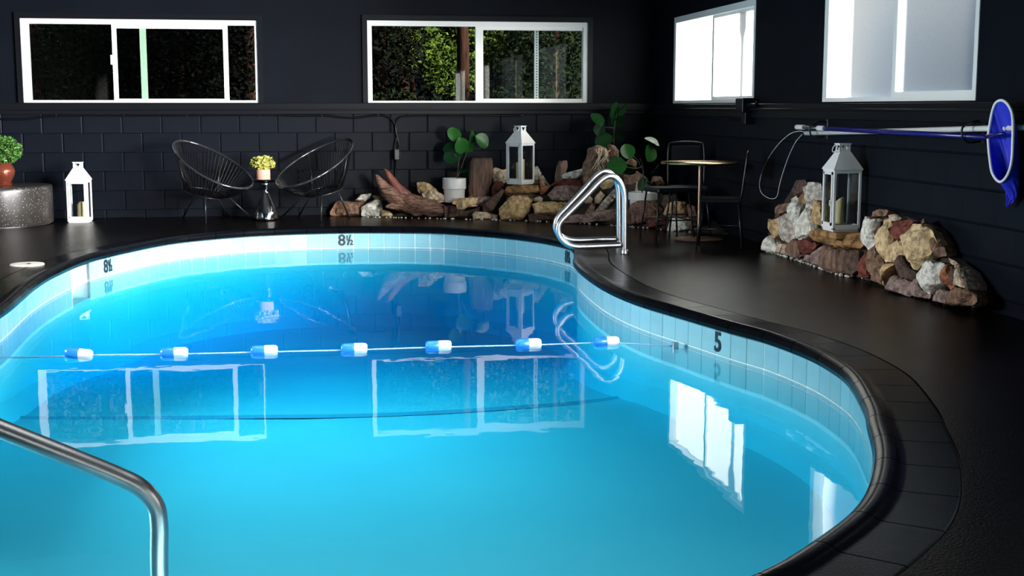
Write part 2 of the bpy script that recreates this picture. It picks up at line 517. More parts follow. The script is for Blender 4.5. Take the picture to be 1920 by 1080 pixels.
# ------------------------------------------------------------------ coping stones
coping = bpy.data.objects.new('pool_coping', None); COL.objects.link(coping)
structure(coping, 'black bullnose coping ring around the pool edge')
PROF = [(-0.012, -0.052), (-0.034, -0.040), (-0.040, -0.018), (-0.032, 0.004), (-0.010, 0.018), (0.016, 0.020),
        (0.040, 0.011), (0.056, 0.002), (0.075, 0.001), (0.235, 0.001), (0.240, -0.004), (0.240, -0.050)]
NST = 78
for k in range(NST):
    i0, i1 = k * NP / NST, (k + 1) * NP / NST
    cnt = 8
    mb = MB()
    vs, fs = [], []
    def pos(t, s, z):
        a = int(math.floor(t)); f = t - a
        return offs(a, s, z).lerp(offs(a + 1, s, z), f)
    g = 0.06
    for j in range(cnt + 1):
        t = i0 + g + (i1 - i0 - 2 * g) * j / cnt
        for s, z in PROF: vs.append(pos(t, s, z))
    n = len(PROF)
    for j in range(cnt):
        for q in range(n):
            r_ = (q + 1) % n
            fs.append((j * n + q, j * n + r_, (j + 1) * n + r_, (j + 1) * n + q))
    fs.append(tuple(range(n))); fs.append(tuple(cnt * n + q for q in reversed(range(n))))
    mb.add(vs, fs).build('coping_stone', M['coping'], coping, smooth=35)
mb = MB()
ringv = [offs(i, s, z) for i in range(NP) for s, z in ((0.0, -0.058), (0.26, -0.058), (0.26, -0.012), (0.236, -0.012))]
mb.add(ringv, [(4 * i + q, 4 * i + q + 1, 4 * ((i + 1) % NP) + q + 1, 4 * ((i + 1) % NP) + q) for i in range(NP) for q in range(3)])
mb.build('coping_bed', M['groove'], coping)

# ------------------------------------------------------------------ pool shell, tiles, depth marks
SK0 = nearest((-1.72, 10.42)); SK1 = SK0
sk = sorted([nearest((-1.745, 10.33)), nearest((-1.655, 10.80))])
pool = bpy.data.objects.new('pool_shell', None); COL.objects.link(pool)
structure(pool, 'pale blue pool basin with a tiled waterline')
mb = MB()
for i in range(NP):
    j = (i + 1) % NP
    zt = -0.05 if not (sk[0] <= i < sk[1]) else -0.33
    a, b = offs(i, 0.0002), offs(j, 0.0002)
    fa, fb = floor_z(a.y), floor_z(b.y)
    mb.add([(a.x, a.y, zt), (b.x, b.y, zt), (b.x, b.y, -0.338), (a.x, a.y, -0.338)], [(0, 1, 2, 3)], 1)
    ia, ib = offs(i, -0.10), offs(j, -0.10)
    mb.add([(a.x, a.y, -0.336), (b.x, b.y, -0.336), (b.x, b.y, fb + 0.10), (a.x, a.y, fa + 0.10),
            (ib.x, ib.y, fb), (ia.x, ia.y, fa)], [(0, 1, 2, 3), (3, 2, 4, 5)], 0)
mb.build('basin_wall', [M['plaster'], M['grout']], pool)
bm = bmesh.new()
lo = [bm.verts.new((*offs(i, -0.099).to_2d(), 0)) for i in range(0, NP, 2)]
bmesh.ops.triangle_fill(bm, use_beauty=True, edges=[bm.edges.new((lo[i], lo[(i + 1) % len(lo)])) for i in range(len(lo))])
for yy in [3 + 0.4 * k for k in range(25)]:
    bmesh.ops.bisect_plane(bm, geom=list(bm.verts) + list(bm.edges) + list(bm.faces), plane_co=(0, yy, 0), plane_no=(0, 1, 0))
for v in bm.verts: v.co.z = floor_z(v.co.y)
bmesh.ops.recalc_face_normals(bm, faces=bm.faces)
if sum(f.normal.z for f in bm.faces) < 0: bmesh.ops.reverse_faces(bm, faces=bm.faces)
me = bpy.data.meshes.new('basin_floor'); bm.to_mesh(me); bm.free(); me.materials.append(M['plaster'])
adopt(link_mesh('basin_floor', me), pool)

# dark band on the basin floor where the deep end begins
line = catmull([onz(px, py, -0.60) for px, py in ((-60, 755), (0, 765), (200, 774), (600, 777), (900, 765), (1100, 745), (1200, 720), (1262, 690), (1285, 660))], 8)
mb = MB()
for a, b in zip(line, line[1:]):
    w = Vector((0, 0.045, 0))
    za, zb = floor_z(a.y) + 0.004, floor_z(b.y) + 0.004
    mb.add([(a.x, a.y - .045, za), (b.x, b.y - .045, zb), (b.x, b.y + .045, zb), (a.x, a.y + .045, za)], [(0, 1, 2, 3)])
mb.build('floor_band', M['stripe'], pool)

def tile_matrix(i, z):
    c = offs(i, 0.0, z); n = NRM[i % NP]
    t = Vector((n.y, -n.x, 0))
    return Matrix(((t.x, n.x, 0, c.x), (t.y, n.y, 0, c.y), (t.z, n.z, 1, c.z), (0, 0, 0, 1)))
tme = []
for q in range(2):
    tm = MB().box((-0.0745, 0, -0.069), (0.0745, 0.012, 0.069))
    me = tm.mesh('tile', M['tile' if q == 0 else 'tile2'], bevel=0.003)
    tme.append(me)
rnd = random.Random(4)
rest = MB()
vis = lambda i: OUT[i % NP].y > 4.3 and (OUT[i % NP].x > 0 or OUT[i % NP].y > 7.3)
for row, zc in ((0, -0.121), (1, -0.264)):
    for i in range(1, NP - 1, 3):
        if sk[0] - 1 <= i <= sk[1] : continue
        if vis(i):
            link_mesh('tile', tme[rnd.random() < 0.4], pool, tile_matrix(i, zc) @ Matrix.Translation((0, -0.0042 + rnd.uniform(0, 0.0012), 0)))
        elif row == 0:
            rest.box((-0.0745, -0.003, -0.069), (0.0745, 0.012, 0.069), tile_matrix(i, zc))
tag(rest.build('tile_band', M['tile'], pool), kind='stuff')

def depth_mark(txt, i, z, size, dx=0.0, name='depth_marking'):
    cu = bpy.data.curves.new(name, 'FONT')
    cu.body = txt; cu.size = size; cu.extrude = 0.0015; cu.align_x = 'CENTER'; cu.align_y = 'CENTER'
    cu.offset = 0.003
    cu.materials.append(M['ink'])
    o = bpy.data.objects.new(name, cu); COL.objects.link(o)
    c = offs(i, -0.008, z); n = -NRM[i % NP]                 # faces into the pool
    right = Vector((0, 0, 1)).cross(n).normalized()
    c = c + right * dx
    o.matrix_world = Matrix(((right.x, 0, n.x, c.x), (right.y, 0, n.y, c.y), (right.z, 1, n.z, c.z), (0, 0, 0, 1)))
    adopt(o, pool)
m1 = nearest(onz(648, 438, -0.05)); m2 = nearest(onz(211, 484, -0.05)); m3 = nearest(onz(1069, 468, -0.05)); m4 = nearest(onz(1349, 618, -0.05))
for mm in (m1, m2, m3):
    depth_mark('8', mm, -0.121, 0.15, -0.035)
    depth_mark('1', mm, -0.098, 0.070, 0.017); depth_mark('/', mm, -0.121, 0.14, 0.036); depth_mark('2', mm, -0.142, 0.070, 0.058)
depth_mark('5', m4, -0.121, 0.155)

# skimmer mouth in the far-left wall
mid = (sk[0] + sk[1]) // 2
a, b = offs(sk[0], 0.0), offs(sk[1], 0.0)
mb = MB()
back = [p + NRM[mid] * 0.14 for p in (a, b)]
for z0, z1 in ((-0.335, -0.05),):
    mb.add([(a.x, a.y, z0), (b.x, b.y, z0), (b.x, b.y, z1), (a.x, a.y, z1), (back[0].x, back[0].y, z0), (back[1].x, back[1].y, z0), (back[1].x, back[1].y, z1), (back[0].x, back[0].y, z1)],
           [(4, 5, 6, 7), (0, 4, 7, 3), (1, 5, 6, 2), (3, 7, 6, 2), (0, 1, 5, 4)])
mb.build('skimmer_mouth', M['white'], pool)

# ------------------------------------------------------------------ water
mb = MB()
top = [offs(i, 0.004, ZW) for i in range(0, NP, 2)]
bot = [Vector((p.x, p.y, -1.2)) for p in top]
nn = len(top)
bm = bmesh.new()
tv = [bm.verts.new(p) for p in top]; bv = [bm.verts.new(p) for p in bot]
bm.faces.new(tv); bm.faces.new(list(reversed(bv)))
for i in range(nn): bm.faces.new((tv[i], bv[i], bv[(i + 1) % nn], tv[(i + 1) % nn]))
bmesh.ops.recalc_face_normals(bm, faces=bm.faces)
me = bpy.data.meshes.new('water'); bm.to_mesh(me); bm.free(); me.materials.append(M['water'])
structure(link_mesh('water', me), 'clear turquoise pool water')

# ================================================================== ROOM SHELL
TH = 0.22
def panels(name, P, u0, u1, z0, z1, holes, m, n0=0.0, n1=TH):
    """a wall slab u0..u1 x z0..z1 with rectangular holes (ua, ub, za, zb), in one mesh"""
    mb = MB()
    us = sorted({u0, u1, *[h[0] for h in holes], *[h[1] for h in holes]})
    zs = sorted({z0, z1, *[h[2] for h in holes], *[h[3] for h in holes]})
    for ua, ub in zip(us, us[1:]):
        for za, zb in zip(zs, zs[1:]):
            uc, zc = (ua + ub) / 2, (za + zb) / 2
            if any(h[0] < uc < h[1] and h[2] < zc < h[3] for h in holes): continue
            pts = [P(u, z, n) for n in (n0, n1) for u, z in ((ua, za), (ub, za), (ub, zb), (ua, zb))]
            mb.add(pts, [(0, 1, 2, 3), (4, 7, 6, 5), (0, 4, 5, 1), (1, 5, 6, 2), (2, 6, 7, 3), (3, 7, 4, 0)])
    bmm = mb.build(name, m)
    bm = bmesh.new(); bm.from_mesh(bmm.data)
    bmesh.ops.remove_doubles(bm, verts=bm.verts, dist=1e-5)
    # drop the inner faces two cells share
    seen = {}
    for f in bm.faces:
        seen.setdefault(frozenset(v.index for v in f.verts), []).append(f)
    bmesh.ops.delete(bm, geom=[f for l in seen.values() if len(l) > 1 for f in l], context='FACES')
    bmesh.ops.recalc_face_normals(bm, faces=bm.faces)
    bm.to_mesh(bmm.data); bm.free()
    return structure(bmm)
PB = lambda u, z, n: Vector((u, D + n, z))
PR = lambda u, z, n: Vector((XR + n, u, z))
PL = lambda u, z, n: Vector((XL - n, u, z))
PF = lambda u, z, n: Vector((u, YF - n, z))
W1 = (-2.85, -0.43, 1.222, 2.09); W2 = (0.739, 3.187, 1.222, 2.105)
V1 = (11.165, 13.70, 1.215, 2.115); V2 = (7.29, 9.61, 1.215, 2.115); V3 = (3.30, 5.70, 0.15, 2.115); V4 = (-0.9, 1.6, 1.215, 2.115); V5 = (-5.0, -2.5, 1.215, 2.115)  # side door opening is made up, heightened to go with the added low lamp
ZS = 1.105
wall_back = panels('wall_back', PB, XL - TH, XR + TH, -0.12, ZC, [W1, W2], M['wall'], 0.008, TH)
wall_right = panels('wall_right', PR, YF - TH, D + TH, -0.12, ZC, [V1, V2, V3, V4, V5], M['wall'], 0.008, TH)
LW = (6.1, 9.1, 1.1, 2.4)
wall_left = panels('wall_left', PL, YF - TH, D + TH, -0.12, ZC, [LW], M['wall'])
F1 = (-0.95, 1.65, 0.2, 2.3)
wall_front = panels('wall_front', PF, XL - TH, XR + TH, -0.12, ZC, [F1], M['wall'])
structure(MB().box((XL - .4, YF - .4, ZC), (XR + .4, D + .4, ZC + 0.15)).build('ceiling', M['ceiling']))
for w, l in ((wall_back, 'charcoal painted block wall behind the chairs and rockery'), (wall_right, 'dark block wall with frosted windows and pool poles'),
             (wall_left, 'dark side wall'), (wall_front, 'dark wall behind the camera')): w['label'] = l

# painted concrete blocks below the ledges, each one its own piece
def block_mesh(w, h, gv, gh, bv, bh):
    mb = MB()
    x, z = (w - gv) / 2, (h - gh) / 2
    vs = [(-x, 0.008, -z), (x, 0.008, -z), (x, 0.008, z), (-x, 0.008, z), (-x + bv, 0, -z + bh), (x - bv, 0, -z + bh), (x - bv, 0, z - bh), (-x + bv, 0, z - bh)]
    mb.add(vs, [(4, 5, 6, 7), (0, 1, 5, 4), (1, 2, 6, 5), (2, 3, 7, 6), (3, 0, 4, 7)])
    return mb.mesh('block', M['block'])
B_ = 0.4064
X0 = -3.0874
hs = [(0.0, 0.088)] + [(0.088 + .2032 * k, .088 + .2032 * (k + 1)) for k in range(5)]
for r_, (za, zb) in enumerate(hs):
    zb = min(zb, ZS + 0.03)
    me = block_mesh(B_, zb - za, 0.004, 0.002, .010, .003)
    ph = X0 if r_ % 2 == 1 else X0 + B_ / 2          # r_=5 is the top row, joints at X0 + k B
    for k in range(-1, 18):
        x0 = ph + k * B_
        if x0 + B_ > XR - 0.0: continue
        link_mesh('block', me, wall_back, Matrix.Translation((x0 + B_ / 2, D, (za + zb) / 2)))
    mer = block_mesh(B_, zb - za, 0.0006, 0.005, .0004, .005)
    for k in range(0, 22):
        y0 = 5.75 + (0 if r_ % 2 else B_ / 2) + k * B_
        if y0 + B_ > D: continue
        link_mesh('block', mer, wall_right, Matrix.Translation((XR, y0 + B_ / 2, (za + zb) / 2)) @ Matrix.Rotation(-math.pi / 2, 4, 'Z'))

# ledges under the windows
mb = MB()
mb.box((XL, D - 0.050, 1.155), (XR, D + 0.02, 1.218))
mb.box((XL, D - 0.072, 1.142), (XR, D + 0.01, 1.157))
mb.box((XL, D - 0.038, 1.100), (XR, D + 0.01, 1.143))
structure(mb.build('trim_1', M['trim'], bevel=0.003), 'dark painted ledge under the back windows')
mb = MB()
for ya, yb in ((YF, 3.25), (5.75, D - 0.05)):
    mb.box((XR - 0.045, ya, 1.165), (XR + 0.02, yb, 1.205))
    mb.box((XR - 0.065, ya, 1.150), (XR + 0.01, yb, 1.166))
    mb.box((XR - 0.034, ya, 1.085), (XR + 0.01, yb, 1.151))
structure(mb.build('trim_2', M['trim'], bevel=0.003), 'dark painted ledge under the frosted windows')

# ------------------------------------------------------------------ windows
def bar(mb, P, u0, u1, z0, z1, n0, n1, mi=0):
    pts = [P(u, z, n) for n in (n0, n1) for u, z in ((u0, z0), (u1, z0), (u1, z1), (u0, z1))]
    mb.add(pts, [(0, 1, 2, 3), (4, 7, 6, 5), (0, 4, 5, 1), (1, 5, 6, 2), (2, 6, 7, 3), (3, 7, 4, 0)], mi)
def frame(name, P, rect, t, n0, n1, m, parent, sides=None):
    u0, u1, z0, z1 = rect
    l, r, b, tt = t
    mb = MB()
    bar(mb, P, u0, u0 + l, z0, z1, n0, n1); bar(mb, P, u1 - r, u1, z0, z1, n0, n1)
    bar(mb, P, u0 + l, u1 - r, z0, z0 + b, n0, n1); bar(mb, P, u0 + l, u1 - r, z1 - tt, z1, n0, n1)
    return mb.build(name, m, parent)
def pane(P, u0, u1, z0, z1, n, parent, m, name='pane'):
    mb = MB(); bar(mb, P, u0, u1, z0, z1, n, n + 0.004)
    if m is M['frosted']:                     # obscured on the room side only
        mb.m = [0, 1, 1, 1, 1, 1]
        return mb.build(name, [m, M['pane']], parent)
    return mb.build(name, m, parent)
def win(n, label):
    o = bpy.data.objects.new('window_%d' % n, None); COL.objects.link(o)
    return structure(o, label)
UX = lambda px: ony(px, 115, D).x
# window 1: three lights, the middle sash in front
w = win(1, 'white sliding window with three panes above the black chairs')
u0, u1, z0, z1 = W1
frame('casing', PB, (u0 - .055, u1 + .05, z0, z1 + .06), (.055, .05, .001, .06), -0.022, 0.02, M['trim'], w)
frame('frame', PB, W1, (.072, .030, .026, .052), 0.0, 0.09, M['vinyl'], w)
fr = frame('sash', PB, (UX(211), UX(428), z0 + .012, z1 - .03), (.046, .050, .030, .062), 0.012, 0.05, M['vinyl'], w)
pane(PB, UX(52), UX(213), z0 + .026, z1 - .052, 0.06, w, M['pane'])
pane(PB, UX(218), UX(420), z0 + .04, z1 - .09, 0.03, w, M['pane'])
pane(PB, UX(426), UX(481), z0 + .026, z1 - .052, 0.06, w, M['pane'])
mb = MB(); bar(mb, PB, UX(262), UX(274), z0 + .03, z1 - .05, 0.065, 0.095); mb.build('stile', M['mint'], w)
mb = MB(); bar(mb, PB, UX(207), UX(212), 1.62, 1.72, 0.0, 0.02); mb.build('latch', M['vinyl'], w, bevel=0.003)
# window 2
w = win(2, 'white two-pane sliding window above the rockery')
u0, u1, z0, z1 = W2
frame('casing', PB, (u0 - .055, u1 + .05, z0, z1 + .06), (.055, .05, .001, .06), -0.022, 0.02, M['trim'], w)
frame('frame', PB, W2, (.050, .055, .022, .055), 0.0, 0.09, M['vinyl'], w)
frame('sash', PB, (UX(892), UX(1103), z0 + .006, z1 - .02), (.085, .066, .040, .070), 0.012, 0.05, M['vinyl'], w)
pane(PB, UX(697), UX(895), z0 + .022, z1 - .055, 0.06, w, M['pane'])
pane(PB, UX(904), UX(1093), z0 + .04, z1 - .085, 0.03, w, M['pane'])
mb = MB(); bar(mb, PB, UX(1004), UX(1012), z0 + .03, z1 - .06, 0.068, 0.088)
for k in range(26): bar(mb, PB, UX(1007), UX(1009.5), z0 + .05 + k * .029, z0 + .062 + k * .029, 0.066, 0.069, 1)
mb.build('slotted_bar', [M['outside_paint'], M['ink']], w)
# frosted windows of the right wall
for n, V, lab in ((3, V1, 'frosted white window nearest the dark room corner'), (4, V2, 'frosted white window above the pool poles'),
                  (5, V3, 'tall frosted side door beside the pool'), (6, V4, 'frosted window next to the camera'), (9, V5, 'frosted window behind the camera')):
    w = win(n, lab)
    u0, u1, z0, z1 = V
    um = (u0 + u1) / 2 + (0.0 if n != 4 else 0.0)
    frame('frame', PR, V, (.045, .075, .030, .062), 0.002, 0.12, M['vinyl'], w)
    frame('sash', PR, (u0 + .02, um + .03, z0 + .012, z1 - .03), (.03, .05, .050, .060), 0.03, 0.07, M['vinyl'], w)
    pane(PR, um + .01, u1 - .075, z0 + .03, z1 - .06, 0.085, w, M['frosted'])
    pane(PR, u0 + .05, um - .01, z0 + .05, z1 - .08, 0.05, w, M['frosted'])
# plain frames for the added openings behind and beside the camera
for n, P, V in ((7, PF, F1), (8, PL, LW)):
    w = win(n, 'white framed opening out of view')
    frame('frame', P, V, (.05, .05, .05, .05), 0.0, 0.08, M['vinyl'], w)

# ================================================================== SMALL WALL FITTINGS
# flexible conduit along the back wall
def conduit():
    t = thing('conduit', 'black flexible conduit clipped under the ledge of the back wall', 'conduit', (-1.0, D - 0.03, 1.08))
    Y = D - 0.022
    px = [(-60, 219), (0, 223), (50, 223), (105, 217), (230, 216), (350, 216), (485, 215), (560, 217), (604, 216), (660, 221), (708, 216), (727, 219),
          (737, 227), (742, 240), (743, 258), (740, 275), (741, 281)]
    MB().tube(catmull([ony(a, b, Y) for a, b in px], 5), 0.012, 8).build('hose', M['cord'], t, smooth=True)
    MB().tube(catmull([ony(a, b, Y - .02) for a, b in ((747, 284), (748, 272), (745, 258), (742, 245), (742, 233), (748, 222), (762, 218), (800, 217), (900, 217), (985, 216))], 5), 0.008, 8).build('branch_hose', M['cord'], t, smooth=True)
    for x in (105, 231, 350, 486, 603, 709, 767):
        p = ony(x, 216, Y)
        MB().box((p.x - .008, p.y - .016, p.z - .016), (p.x + .008, D - .001, p.z + .026)).build('clip', M['trim'], t, bevel=.003)
    return t
conduit()
t = thing('junction_box', 'black junction box hanging on the back wall above the driftwood', 'electrical box', (1.13, D, 0.6))
a, b = ony(738, 279, D), ony(748, 299, D)
MB().box((a.x, D - 0.10, b.z), (b.x, D + .005, a.z)).build('body', M['black_metal'], t, bevel=.006)
MB().box((b.x - .004, D - .085, (a.z + b.z) / 2 - .01), (b.x + .012, D - .06, (a.z + b.z) / 2 + .02)).build('switch', M['black_metal'], t, bevel=.003)
MB().tube([ony(741, 298, D - .015), ony(741, 372, D - .015)], 0.012, 8).build('pipe', M['trim'], t, smooth=True)
# pipe with bracket box on the right wall
t = thing('wall_pipe', 'dark pipe with a square box under the frosted corner window', 'pipe', (XR, 11.4, 1.0))
X = XR - 0.03
MB().tube([onx(1278, 218, X), onx(1320, 219, X), onx(1360, 223, X), onx(1396, 228, X)], 0.009, 8).build('pipe', M['trim'], t, smooth=True)
a, b = onx(1393, 184, XR - .06), onx(1406, 211, XR - .06)
MB().box((XR - .13, b.y, b.z), (XR + .0, a.y, a.z)).build('box', M['trim'], t, bevel=.006)
a, b = onx(1396, 210, XR - .06), onx(1403, 233, XR - .06)
MB().box((XR - .09, b.y, b.z), (XR + .0, a.y, a.z)).build('bracket', M['trim'], t, bevel=.004)
p = onx(1416, 195, XR - .05)
MB().tube([p + Vector((-.03, .3, -.01)), p + Vector((-.03, -.1, -.01)), p + Vector((-.03, -.14, .03))], .016, 8).build('elbow', M['trim'], t, smooth=True)

# ================================================================== STONES
def stone_mesh(outl, nrm, thick, bulge, seed, m, count=34, amp=0.10, flat=True, name='stone'):
    """solid stone from its outline: bulging front, full-depth sides, closed back"""
    nrm = Vector(nrm).normalized()
    pts = resample(outl, count=count)
    c = sum(pts, Vector()) / len(pts)
    size = max((p - c).length for p in pts)
    rn = random.Random(seed)
    off = Vector((rn.uniform(-50, 50), rn.uniform(-50, 50), rn.uniform(-50, 50)))
    rings = [(0.55, -thick), (0.92, -thick * .7), (1.0, -thick * .35), (1.0, -thick * .08), (0.965, bulge * .25), (0.89, bulge * .60), (0.74, bulge * .86), (0.55, bulge * .97), (0.34, bulge), (0.15, bulge)]
    tilt = Vector((rn.uniform(-.5, .5), rn.uniform(-.5, .5), rn.uniform(-.5, .5)))
    tilt -= nrm * tilt.dot(nrm)
    # a few random break planes give the angular faces of split stone
    planes = []
    for _ in range(5):
        d_ = (nrm * rn.uniform(.45, 1.0) + Vector((rn.uniform(-1, 1), rn.uniform(-1, 1), rn.uniform(-1, 1))) * .75).normalized()
        planes.append((d_, c + nrm * (bulge * rn.uniform(.55, .95)) + (d_ - nrm * d_.dot(nrm)) * size * rn.uniform(.25, .6)))
    vs = []
    def disp(p, s, h):
        q0 = (p + off)
        n1 = .8 * noise.noise(q0 * (1.6 / size)) + .55 * (1 - 2 * abs(noise.noise(q0 * (4.0 / size)))) + .38 * noise.noise(q0 * (9.0 / size)) + .26 * noise.noise(q0 * (19.0 / size))
        q = Vector(p)
        if h > 0:
            q += nrm * ((p - c).dot(tilt) * .5)
            for d_, o_ in planes:
                e = (q - o_).dot(d_)
                if e > 0: q -= d_ * (e * .85)
        q += nrm * (n1 * amp * size * (1.0 if h > 0 else .4))
        if s > 0.85:
            q += (p - c).normalized() * (0.055 * size * noise.noise(q0 * (7 / size)) + .03 * size * noise.noise(q0 * (16 / size)))
        return q
    for s, h in rings:
        for p in pts:
            q = c + (p - c) * s + nrm * h
            vs.append(disp(q, s, h))
    n = len(pts)
    fs = []
    for r_ in range(len(rings) - 1):
        for k in range(n):
            l = (k + 1) % n
            fs.append((r_ * n + k, r_ * n + l, (r_ + 1) * n + l, (r_ + 1) * n + k))
    fs.append(tuple(reversed(range(n))))
    vs.append(disp(c + nrm * bulge, 0, bulge))
    top = len(vs) - 1
    b = (len(rings) - 1) * n
    for k in range(n): fs.append((b + k, b + (k + 1) % n, top))
    mb = MB().add(vs, fs)
    return mb

# ---- right rockery: masonry against the right wall
rockery_r = thing('rockery', 'low mound of mortared mixed stones against the right wall under the pool net', 'rockery', (3.8, 8.7, 0))
RN, RD = Vector((1, 0, -0.20)), 3.735            # its face leans back towards the wall
A4 = lambda x, y: (1420 + x / 4.909, 320 + y / 4.909)
A5 = lambda x, y: (1600 + x / 5.142, 380 + y / 5.142)
RS = [
 (A4, 'rock_dark', .03, [(380,85),(430,80),(450,130),(435,190),(380,225),(320,235),(330,170)]),
 (A4, 'rock_grey', .03, [(450,105),(490,100),(575,115),(590,270),(520,300),(495,350),(470,340),(475,250),(450,160)]),
 (A4, 'rock_golden', .02, [(395,210),(450,200),(468,260),(440,310),(400,290)]),
 (A4, 'rock_white', .05, [(300,260),(345,230),(385,280),(380,370),(350,520),(330,520),(310,380)]),
 (A4, 'rock_brown', .03, [(150,420),(200,330),(290,290),(305,350),(240,400),(175,435)]),
 (A4, 'rock_white', .06, [(440,305),(470,340),(515,550),(495,585),(370,640),(350,600),(360,510),(410,400)]),
 (A4, 'rock_grey', .06, [(210,450),(260,410),(300,375),(325,450),(345,560),(330,640),(280,665),(215,610),(205,550)]),
 (A4, 'rock_tan', .04, [(125,460),(190,440),(215,425),(208,540),(180,590),(140,630),(125,550)]),
 (A4, 'rock_white', .05, [(80,610),(125,590),(140,640),(165,690),(160,750),(65,740)]),
 (A4, 'rock_beige', .04, [(172,665),(220,655),(275,680),(275,780),(170,750)]),
 (A4, 'rock_ribbed', .05, [(290,660),(330,625),(395,650),(400,770),(370,810),(320,795),(280,740)]),
 (A4, 'rock_red', .06, [(400,650),(470,620),(525,660),(535,700),(470,765),(410,770)]),
 (A4, 'rock_tan', .03, [(520,330),(575,270),(600,300),(600,510),(530,490),(495,430)]),
 (A4, 'rock_golden', .05, [(520,545),(600,535),(740,570),(745,660),(690,690),(570,650),(530,610)]),
 (A4, 'rock_golden', .04, [(735,580),(980,570),(1000,640),(940,715),(760,720),(720,690)]),
 (A4, 'rock_ribbed', .06, [(590,690),(700,690),(800,730),(800,940),(730,985),(620,920),(585,850)]),
 (A4, 'rock_mauve', .06, [(600,685),(590,760),(580,880),(490,850),(500,810)]),
 (A4, 'rock_dark', .01, [(800,730),(920,730),(930,900),(850,960),(805,950)]),
 (A4, 'rock_mauve', .03, [(430,780),(510,770),(490,840),(440,840)]),
 (A5, 'rock_white', .07, [(100,130),(180,150),(250,160),(215,260),(205,380),(150,470),(110,430),(120,330),(90,250)]),
 (A5, 'rock_brown', .0, [(200,90),(270,60),(325,75),(300,130),(180,140)]),
 (A5, 'rock_dark', .02, [(250,160),(275,180),(275,400),(215,420),(210,260)]),
 (A5, 'rock_yellow', .07, [(280,170),(350,130),(370,250),(380,480),(360,570),(290,570),(265,460),(275,300)]),
 (A5, 'rock_beige', .03, [(350,130),(410,105),(450,150),(420,180),(360,185)]),
 (A5, 'rock_red', .03, [(350,200),(420,175),(575,180),(520,250),(490,340),(410,370),(370,290)]),
 (A5, 'rock_yellow', .10, [(560,205),(640,200),(740,260),(800,390),(750,460),(720,520),(650,590),(590,660),(540,620),(500,480),(480,370),(520,270)]),
 (A5, 'rock_yellow', .05, [(380,390),(470,350),(500,480),(440,550),(370,575)]),
 (A5, 'rock_brown', .06, [(160,450),(215,400),(265,470),(285,570),(270,680),(260,790),(155,740)]),
 (A5, 'rock_tan', .06, [(300,590),(420,580),(320,720),(280,800),(262,780)]),
 (A5, 'rock_dark', .02, [(420,600),(500,500),(560,640),(600,680),(570,760),(430,760)]),
 (A5, 'rock_mauve', .05, [(380,720),(430,690),(560,770),(560,900),(320,840),(310,800)]),
 (A5, 'rock_mauve', .02, [(570,760),(640,700),(680,860),(740,880),(730,925),(570,905)]),
 (A5, 'rock_white', .08, [(690,570),(760,550),(860,590),(890,700),(860,800),(790,830),(720,880),(680,830),(630,700)]),
 (A5, 'rock_orange', .07, [(865,600),(920,590),(950,690),(960,810),(920,840),(890,720)]),
 (A5, 'rock_dark', .04, [(950,600),(1020,640),(1020,790),(960,810),(950,700)]),
 (A5, 'rock_brown', .0, [(640,180),(740,210),(800,300),(870,440),(890,510),(830,530),(800,460),(800,390),(740,260)]),
 (A5, 'rock_beige', .0, [(900,530),(960,560),(1050,630),(1130,760),(1170,850),(1020,800),(1020,640),(930,590)]),
 (A5, 'rock_brown', .05, [(920,850),(1000,810),(1150,840),(1185,930),(1150,990),(920,990),(900,950)]),
 (A5, 'rock_mauve', .03, [(760,890),(860,830),(910,860),(910,980),(750,940)]),
 (A5, 'rock_red', .05, [(120,475),(150,490),(140,720),(30,715),(60,600)]),
]
for i, (A, m, fwd, poly) in enumerate(RS):
    o = [hit(*A(x, y), RN, RD + 0.03 - fwd * .5) for x, y in poly]
    o = [Vector((p.x, p.y, max(p.z, 0.004))) for p in o]
    sz = max((a - b).length for a in o for b in o)
    stone_mesh(o, (-1, -0.12, 0.15), 0.13, 0.10 * sz + fwd * .5, 100 + i, M[m], amp=0.05).build('stone', M[m], rockery_r)
core = [(1440,468),(1440,440),(1450,412),(1490,345),(1510,342),(1536,350),(1542,440),(1612,440),(1622,408),(1652,398),(1700,406),(1742,424),(1768,472),(1798,505),(1825,560),(1830,573),(1780,566),(1700,549),(1640,528),(1580,516),(1500,489)]
o = [hit(x, y, RN, RD + 0.075) for x, y in core]
o = [Vector((p.x, p.y, max(p.z, 0.0))) for p in o]
mb = MB(); n = len(o)
mb.add([*o, *[Vector((XR - .001, p.y, p.z)) for p in o]], [tuple(range(n)), tuple(reversed(range(n, 2 * n)))] + [(k, k + n, (k + 1) % n + n, (k + 1) % n) for k in range(n)])
mb.build('mortar_core', M['rubble'], rockery_r)
rn = random.Random(8)
mb = MB()
base = [onz(x, y) for x, y in ((1436,472),(1500,491),(1540,506),(1585,521),(1600,518),(1640,529),(1700,551),(1780,569),(1836,577))]
for p in resample(base, step=0.03, closed=False):
    r_ = rn.uniform(.006, .017)
    mb.lathe([(r_ * .2, -.004), (r_, 0.0), (r_ * .9, r_ * .5), (r_ * .3, r_ * .9)], p + Vector((rn.uniform(-.005, .03), rn.uniform(-.01, .01), .003)), 6)
tag(mb.build('mortar_beads', M['mortar'], rockery_r), kind='stuff')
# flat seat of mortar that carries the lantern
p = onx(1577, 432, 3.79)
LANT_R = Vector((3.785, p.y, p.z))
MB().box((3.66, p.y - .20, p.z - .05), (XR, p.y + .17, p.z)).build('lantern_slab', M['rock_golden'], rockery_r, bevel=.012)

